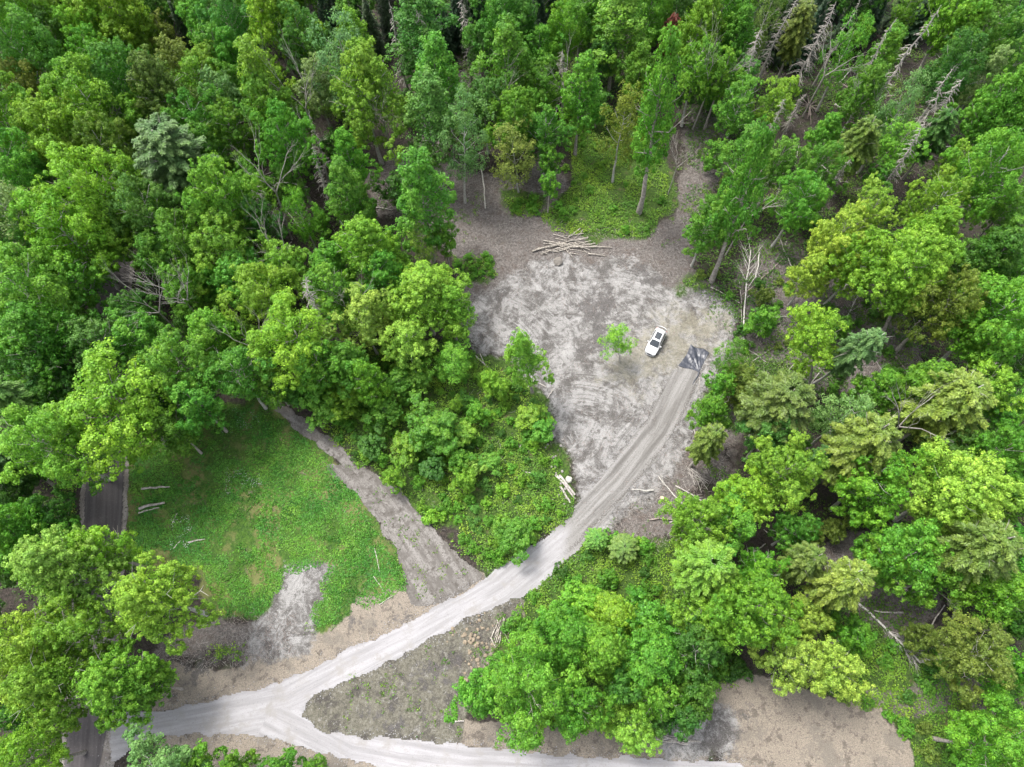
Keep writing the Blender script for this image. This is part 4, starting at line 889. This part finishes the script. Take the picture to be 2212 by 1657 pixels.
FL = [((1027,770),(1084,829),.11,'grey fallen log crossing another in the thicket corner, the thicker one'),((1037,765),(1067,852),.07,'thin grey fallen log crossing under a thicker one in the thicket'),
      ((1147,824),(1179,837),.10,'short pale log pointing into the clearing from the small bright tree'),((1194,844),(1182,862),.11,'short pale log lying on the left rim of the clearing'),
      ((827,919),(877,904),.08,'thin grey log half hidden in the thicket above the dirt track'),((1140,937),(1122,967),.08,'slim pale log on the bare patch at the right of the thicket'),
      ((1135,1020),(1154,1022),.08,'tiny pale log, right one of two in the lower thicket'),((1104,1022),(1113,1021),.08,'tiny pale log, left one of two in the lower thicket'),
      ((302,1099),(357,1087),.22,'thick silvery log beside the asphalt road, lower of the two'),((307,1057),(368,1053),.16,'thick brownish log beside the asphalt road, upper of the two'),((300,1108),(345,1098),.12,'thinner silvery log touching the thick one beside the road'),
      ((407,1172),(443,1165),.10,'pale log lying alone on the meadow grass near its left edge'),((375,1185),(390,1168),.07,'short pale stick by the white flowers left of the meadow'),((372,1130),(383,1108),.06,'slim stick above the white flowers left of the meadow'),
      ((809,1185),(820,1235),.06,'thin bleached stick, upper of two along the right edge of the meadow'),((807,1245),(834,1288),.05,'thin bleached stick, lower of two along the right edge of the meadow'),((820,1307),(850,1287),.07,'pale stick at the lower right corner of the meadow'),
      ((974,1559),(1002,1558),.12,'short brown log at the rim of the lower driveway'),((1535,619),(1598,654),.09,'pale thin log reaching from the clearing rim toward the tall fallen trunk'),((1597,609),(1603,732),.07,'thin grey trunk lying beside the long pale trunk right of the clearing'),
      ((1590,737),(1655,782),.07,'thin grey fallen trunk right of the plastic sheet'),((1872,669),(1935,669),.10,'horizontal grey log on the forest floor far right of the clearing'),((1802,795),(1985,797),.06,'very long thin pale pole lying flat in the right forest'),
      ((1785,1150),(1832,1123),.14,'grey log in the dark gap of the lower right forest'),((1630,1193),(1653,1175),.09,'short grey log under the trees below the brown ground'),((1662,127),(1692,163),.09,'grey fallen trunk near the dead spruces in the top right forest'),
      ((1700,125),(1735,185),.08,'thin dark fallen trunk in the top right forest'),((990,88),(975,102),.12,'pale log lying in the gap near the top edge of the photo'),((1511,814),(1508,852),.05,'thin pale pole below the plastic sheet'),((1532,792),(1518,820),.04,'yellowish stick near the corner of the plastic sheet'),
      ((1414,714),(1408,738),.001,''),((1090,405),(1105,385),.07,'forked pale stick left of the small yellowing tree'),((1155,815),(1130,850),.05,'bent thin stick under the bright tree by the clearing')]
for a, b, r, lb in FL:
    if r > .01: log('fallen_log', a, b, r, DEADB if r < .15 else LOGB, lb, 'log', 'fallen logs and sticks', n=6)
log('fallen_tree', (1605,737), (1620,545), .13, BARKP, 'long straight pale trunk lying right of the clearing', 'fallen tree', None, branches=14, n=7, zb=.4)
log('fallen_tree', (2105,815), (2202,765), .24, DEADB, 'thick forked dead trunk lying at the right edge of the photo', 'fallen tree', None, branches=9, n=7, zb=1.2)
log('fallen_birch', (1852,1302), (1985,1432), .15, BARKP, 'white fallen birch with bare twigs in the lower right forest', 'fallen tree', None, branches=26, n=7, zb=.3)
log('fallen_tree', (1690,560), (1600,640), .10, DEADD, 'brown fallen trunk with brush right of the clearing', 'fallen tree', None, branches=16, n=6, zb=.3)
log('fallen_tree', (2010,1225), (2100,1235), .10, DEADB, 'grey fallen branch hung with twigs in the lower right forest', 'fallen tree', None, branches=22, n=6, zb=1.5)
for pts, n in (([(1600,520),(1980,600),(2010,880),(1600,880)], 20), ([(1560,60),(2200,60),(2200,420),(1500,300)], 22), ([(900,60),(1120,60),(1080,420),(880,420)], 10), ([(500,300),(760,300),(760,640),(560,640)], 12), ([(1700,1180),(2200,1250),(2150,1450),(1850,1420)], 8), ([(1380,1060),(1540,960),(1580,1040),(1420,1180)], 8)):
    pl = poly(pts); k = 0; rf = random.Random(n)
    while k < n:
        x = rf.uniform(*(pl[:, 0].min(), pl[:, 0].max())); y = rf.uniform(pl[:, 1].min(), pl[:, 1].max())
        if not inside(pl, x, y) or open_ground(x, y): continue
        an = rf.uniform(0, 6.28); L = rf.uniform(2.5, 8); a = P(x, y, 0)[:2]; b = P(x+math.cos(an)*L, y+math.sin(an)*L, 0)[:2]
        o = log('fallen_log', a, b, rf.uniform(.06, .13), rf.choice((DEADB, DEADD, BARKP)), '', 'log', 'fallen stems on the forest floor', zb=rf.choice((0, .3, 1.2)), branches=rf.choice((0, 0, 5, 8)), n=6, cut=False, seed=k)
        queue_label(o, 'thin bare fallen stem', (a[0]+b[0])/2, (a[1]+b[1])/2); k += 1
sx, sy = G(1429, 1077); mb = MB(); mb.tube([(0,0,-.1),(0,0,.1),(0,0,.32)], [.34,.27,.24], 12); me = mb.mesh('stump', BARK); me.materials.append(CUT)
for f in me.polygons:
    if len(f.vertices) == 12: f.material_index = 1
o = obj('stump', me); o.location = (sx, sy, hz1(sx, sy)); o['label'] = 'cut tree stump on the brown ground right of the track'; o['category'] = 'stump'

# ------------------------------------------------------------------ the plastic sheet
def tarp():
    q = [Vector(((1860+x/6.9)/1.3888, (930+y/6.9)/1.3888)) for x, y in ((1450,712),(1855,880),(1640,1285),(1205,1148))]
    m = NT('black_plastic'); m.base((.017, .020, .030)); m.rough(.42); m.b.inputs['Specular IOR Level'].default_value = .6; m.bump(m.noise(2.5, 5, .6), .4, .05)
    N = 54; V = []; F = []; rs = random.Random(3)
    K = [(rs.uniform(.2, 1.3), rs.uniform(0, 6.28), rs.uniform(10, 34)) for _ in range(7)]
    for j in range(N):
        for i in range(N):
            u = i/(N-1); v = j/(N-1)
            d = (q[0].lerp(q[1], u)).lerp(q[3].lerp(q[2], u), v)
            e = math.sin(math.pi*v); d = d+Vector((math.sin(u*9+1)*1.0*(1-v), math.sin(u*7)*1.2))+Vector((4.0*e*(1-u) if u < .5 else -1.2*e*u, 0))*1.0
            du, dv = 1-u, 1-v; ang = math.atan2(dv+.04, du+.04); rad = math.hypot(du, dv)
            z = .02+sum(a*math.sin(f*ang+p+rad*2) for a, p, f in K)*.013*(.35+.65*min(1, rad*3))*min(1, 6*rad)
            z += .09*(fb(np.array([u*9.]), np.array([v*9.]), 1.0, 8, 3)[0]-.5)
            x, y = G(*d); V.append((x, y, hz1(x, y)+.07+max(-.02, z)))
    for j in range(N-1):
        for i in range(N-1): F.append((j*N+i, (j+1)*N+i, (j+1)*N+i+1, j*N+i+1))
    mb = MB(); mb.add(V, F); me = mb.mesh('plastic_sheet', m.m)
    o = obj('plastic_sheet', me); md = o.modifiers.new('thickness', 'SOLIDIFY'); md.thickness = .012; md.offset = -1
    o['label'] = 'black crumpled plastic sheet lying on the bare soil right of the white car'; o['category'] = 'plastic sheet'
    mb = MB(); pts = [Z4(1640,1275), Z4(1610,1370), Z4(1540,1470), Z4(1500,1545)]
    w3 = [Vector((*G(*p), 0)) for p in pts]
    for p in w3: p.z = hz1(p.x, p.y)+.07
    mb.tube(w3, [.14, .09, .07, .03], 6); obj('twisted_tail', mb.mesh('twisted_tail', m.m), o)
Z4 = lambda x, y: ((1860+x/6.9)/1.3888, (930+y/6.9)/1.3888)
tarp()

# ------------------------------------------------------------------ the car
def car():
    body_m = NT('white_paint'); body_m.base((.46, .46, .465)); body_m.rough(.25); body_m.b.inputs['Coat Weight'].default_value = .6; body_m.b.inputs['Specular IOR Level'].default_value = .5; body_m = body_m.m
    glass = NT('dark_glass'); glass.base((.012, .016, .020)); glass.rough(.06); glass.b.inputs['Specular IOR Level'].default_value = .8; glass = glass.m
    blk = m_plain('black_trim', (.018, .018, .02), .6); rub = m_plain('rubber', (.02, .02, .021), .85); alloy = m_plain('alloy', (.40, .40, .42), .3, .9)
    lamp = m_plain('lamp_lens', (.55, .57, .6), .15); red = m_plain('tail_lens', (.35, .012, .015), .2)
    a = Vector(G(1430, 711.4, .9)); b = Vector(G(1402.9, 765.1, .6)); c = (a+b)/2; d = b-a
    root = obj('parked_car', None); root.location = (c.x, c.y, hz1(c.x, c.y)); root.rotation_euler = (0, 0, math.atan2(d.y, d.x))
    root['label'] = 'white parked hatchback SUV with dark sunroof on the bare clearing'; root['category'] = 'car'
    # body: stations along x (front +), half width, sill z, shoulder z, deck z and deck half width
    st = [(-2.14,.60,.42,.72,.80,.50),(-2.10,.76,.34,.86,.95,.66),(-1.95,.84,.26,.96,1.04,.76),(-1.4,.87,.22,.98,1.07,.79),(-.6,.875,.20,.97,1.06,.80),(.2,.875,.20,.95,1.04,.80),(.80,.87,.20,.93,1.03,.79),
          (1.15,.87,.22,.90,1.00,.76),(1.55,.86,.24,.86,.955,.72),(1.88,.81,.28,.78,.88,.66),(2.05,.70,.32,.68,.76,.56),(2.13,.52,.40,.58,.62,.40)]
    V = []; F = []
    for x, w, zs, zh, zd, wd in st:
        half = [(0, zs), (w*.72, zs), (w*.97, zs+.10), (w, (zs+zh)/2+.04), (w*.975, zh), (wd, zd), (wd*.6, zd+.028), (0, zd+.045)]
        ring = half+[(-y, z) for y, z in half[-2:0:-1]]
        V += [(x, y, z) for y, z in ring]
    n = 14
    for i in range(len(st)-1):
        for k in range(n): F.append((i*n+k, (i+1)*n+k, (i+1)*n+(k+1) % n, i*n+(k+1) % n))
    F.append(tuple(range(n))); F.append(tuple(range((len(st)-1)*n, len(st)*n))[::-1])
    mb = MB(); mb.add(V, F); me = mb.mesh('body', body_m); bo = obj('body', me, root)
    sub = bo.modifiers.new('s', 'SUBSURF'); sub.levels = 1; sub.render_levels = 2
    # cabin: glasshouse in body colour, glass panels 4 mm proud
    base = [(-1.92,.74,1.0),(.98,.76,.99)]; 
    rs_ = [(-2.00,.66,1.04,.60,1.06),(-1.86,.72,1.03,.58,1.34),(-1.62,.745,1.03,.585,1.50),(-1.0,.76,1.02,.60,1.575),(-.3,.765,1.01,.605,1.585),(.22,.765,1.0,.59,1.545),(.60,.765,1.0,.60,1.30),(1.0,.74,.985,.64,1.02)]
    V = []; F = []
    for x, w, z0, wt, z1 in rs_:
        V += [(x, w, z0), (x, wt+.03, z1-.05), (x, wt-.06, z1), (x, 0, z1+.02), (x, -wt+.06, z1), (x, -wt-.03, z1-.05), (x, -w, z0)]
    for i in range(len(rs_)-1):
        for k in range(6): F.append((i*7+k, (i+1)*7+k, (i+1)*7+k+1, i*7+k+1))
    F.append(tuple(range(7))[::-1])
    mb = MB(); mb.add(V, [f[::-1] for f in F]); obj('cabin', mb.mesh('cabin', body_m), root)
    def panel(name, pts, mat, th=.012, parent=root):
        p = [Vector(q) for q in pts]; nn = (p[1]-p[0]).cross(p[2]-p[0]).normalized(); cen = sum(p, Vector())/len(p)
        if nn.dot(cen-Vector((-.4, 0, .8))) < 0: nn = -nn
        mb = MB(); k = len(p); vs = [q+nn*.006 for q in p]+[q+nn*(.006+th) for q in p]
        mb.add(vs, [tuple(range(k)), tuple(range(k, 2*k))]+[(i, (i+1) % k, (i+1) % k+k, i+k) for i in range(k)], False)
        return obj(name, mb.mesh(name, mat), parent)
    panel('windshield', [(.985,.66,1.045),(1.03,0,1.06),(.985,-.66,1.045),(.30,-.53,1.545),(.30,0,1.575),(.30,.53,1.545)], glass, .02)
    panel('rear_window', [(-2.0,.56,1.12),(-2.0,-.56,1.12),(-1.76,-.50,1.44),(-1.76,.50,1.44)], glass)
    panel('sunroof', [(.02,.40,1.615),(.02,-.40,1.615),(-1.05,-.40,1.612),(-1.05,.40,1.612)], glass)
    for s in (1, -1):
        panel('side_window', [(.62,s*.775,1.05),(-.42,s*.785,1.06),(-.42,s*.655,1.49),(.22,s*.645,1.46)], glass)
        panel('side_window', [(-.50,s*.785,1.06),(-1.50,s*.765,1.08),(-1.35,s*.65,1.46),(-.50,s*.655,1.49)], glass)
        mb = MB(); mb.tube([(-1.5, s*.57, 1.60), (-.7, s*.585, 1.65), (.05, s*.57, 1.62)], [.018, .022, .018], 6); obj('roof_rail', mb.mesh('roof_rail', blk), root)
        mb = MB(); mb.tube([(.62, s*.80, 1.06), (.64, s*.90, 1.10), (.62, s*1.0, 1.10), (.60, s*1.05, 1.08)], [.03, .085, .10, .03], 8); obj('wing_mirror', mb.mesh('wing_mirror', body_m), root)
        mb = MB(); mb.tube([(1.72, s*.60, .82), (1.86, s*.68, .80), (1.90, s*.74, .77)], [.04, .075, .04], 8); obj('headlight', mb.mesh('headlight', lamp), root)
        mb = MB(); mb.tube([(-2.07, s*.56, .86), (-2.06, s*.70, .90), (-1.95, s*.80, .92)], [.04, .06, .04], 8); obj('tail_light', mb.mesh('tail_light', red), root)
        mb = MB(); mb.box((-1.0, s*.86-.02, .20), (.95, s*.86+.02, .30)); obj('door_sill', mb.mesh('door_sill', blk), root)
        for nm, x in (('front', 1.30), ('rear', -1.28)):
            w = obj('wheel', None, root); w.location = (x, s*.80, .33)
            mb = MB(); mb.tube([(0, -.11*s, 0), (0, -.09*s, 0), (0, .09*s, 0), (0, .115*s, 0)], [.29, .335, .335, .29], 24); obj('tyre', mb.mesh('tyre', rub), w)
            mb = MB(); mb.tube([(0, .10*s, 0), (0, .125*s, 0)], [.21, .19], 20)
            for k in range(5):
                an = k*1.2566; mb.tube([(0, .128*s, 0), (math.cos(an)*.19, .128*s, math.sin(an)*.19)], [.03, .02], 4)
            obj('rim', mb.mesh('rim', alloy), w)
    mb = MB(); mb.tube([(-2.02, .60, 1.43), (-2.12, .35, 1.46), (-2.14, 0, 1.47), (-2.12, -.35, 1.46), (-2.02, -.60, 1.43)], [.04, .05, .05, .05, .04], 8); obj('roof_spoiler', mb.mesh('roof_spoiler', body_m), root)
    mb = MB(); mb.tube([(-1.92, .56, 1.485), (-1.99, .3, 1.50), (-2.01, 0, 1.505), (-1.99, -.3, 1.50), (-1.92, -.56, 1.485)], [.02, .03, .03, .03, .02], 6); obj('spoiler_gap', mb.mesh('spoiler_gap', blk), root)
    mb = MB(); mb.tube([(1.98, .50, .60), (2.12, .25, .60), (2.145, 0, .60), (2.12, -.25, .60), (1.98, -.50, .60)], [.06, .09, .10, .09, .06], 8); obj('grille', mb.mesh('grille', blk), root)
    mb = MB(); mb.tube([(1.98, .66, .36), (2.13, .3, .34), (2.16, 0, .34), (2.13, -.3, .34), (1.98, -.66, .36)], [.06, .07, .07, .07, .06], 8); obj('bumper', mb.mesh('bumper', body_m), root)
    mb = MB(); mb.tube([(.99, -.55, 1.075), (.80, -.05, 1.205)], [.012, .01], 4); mb.tube([(.99, .1, 1.085), (.80, .5, 1.195)], [.012, .01], 4); obj('wiper', mb.mesh('wiper', blk), root)
car()
finish_labels()
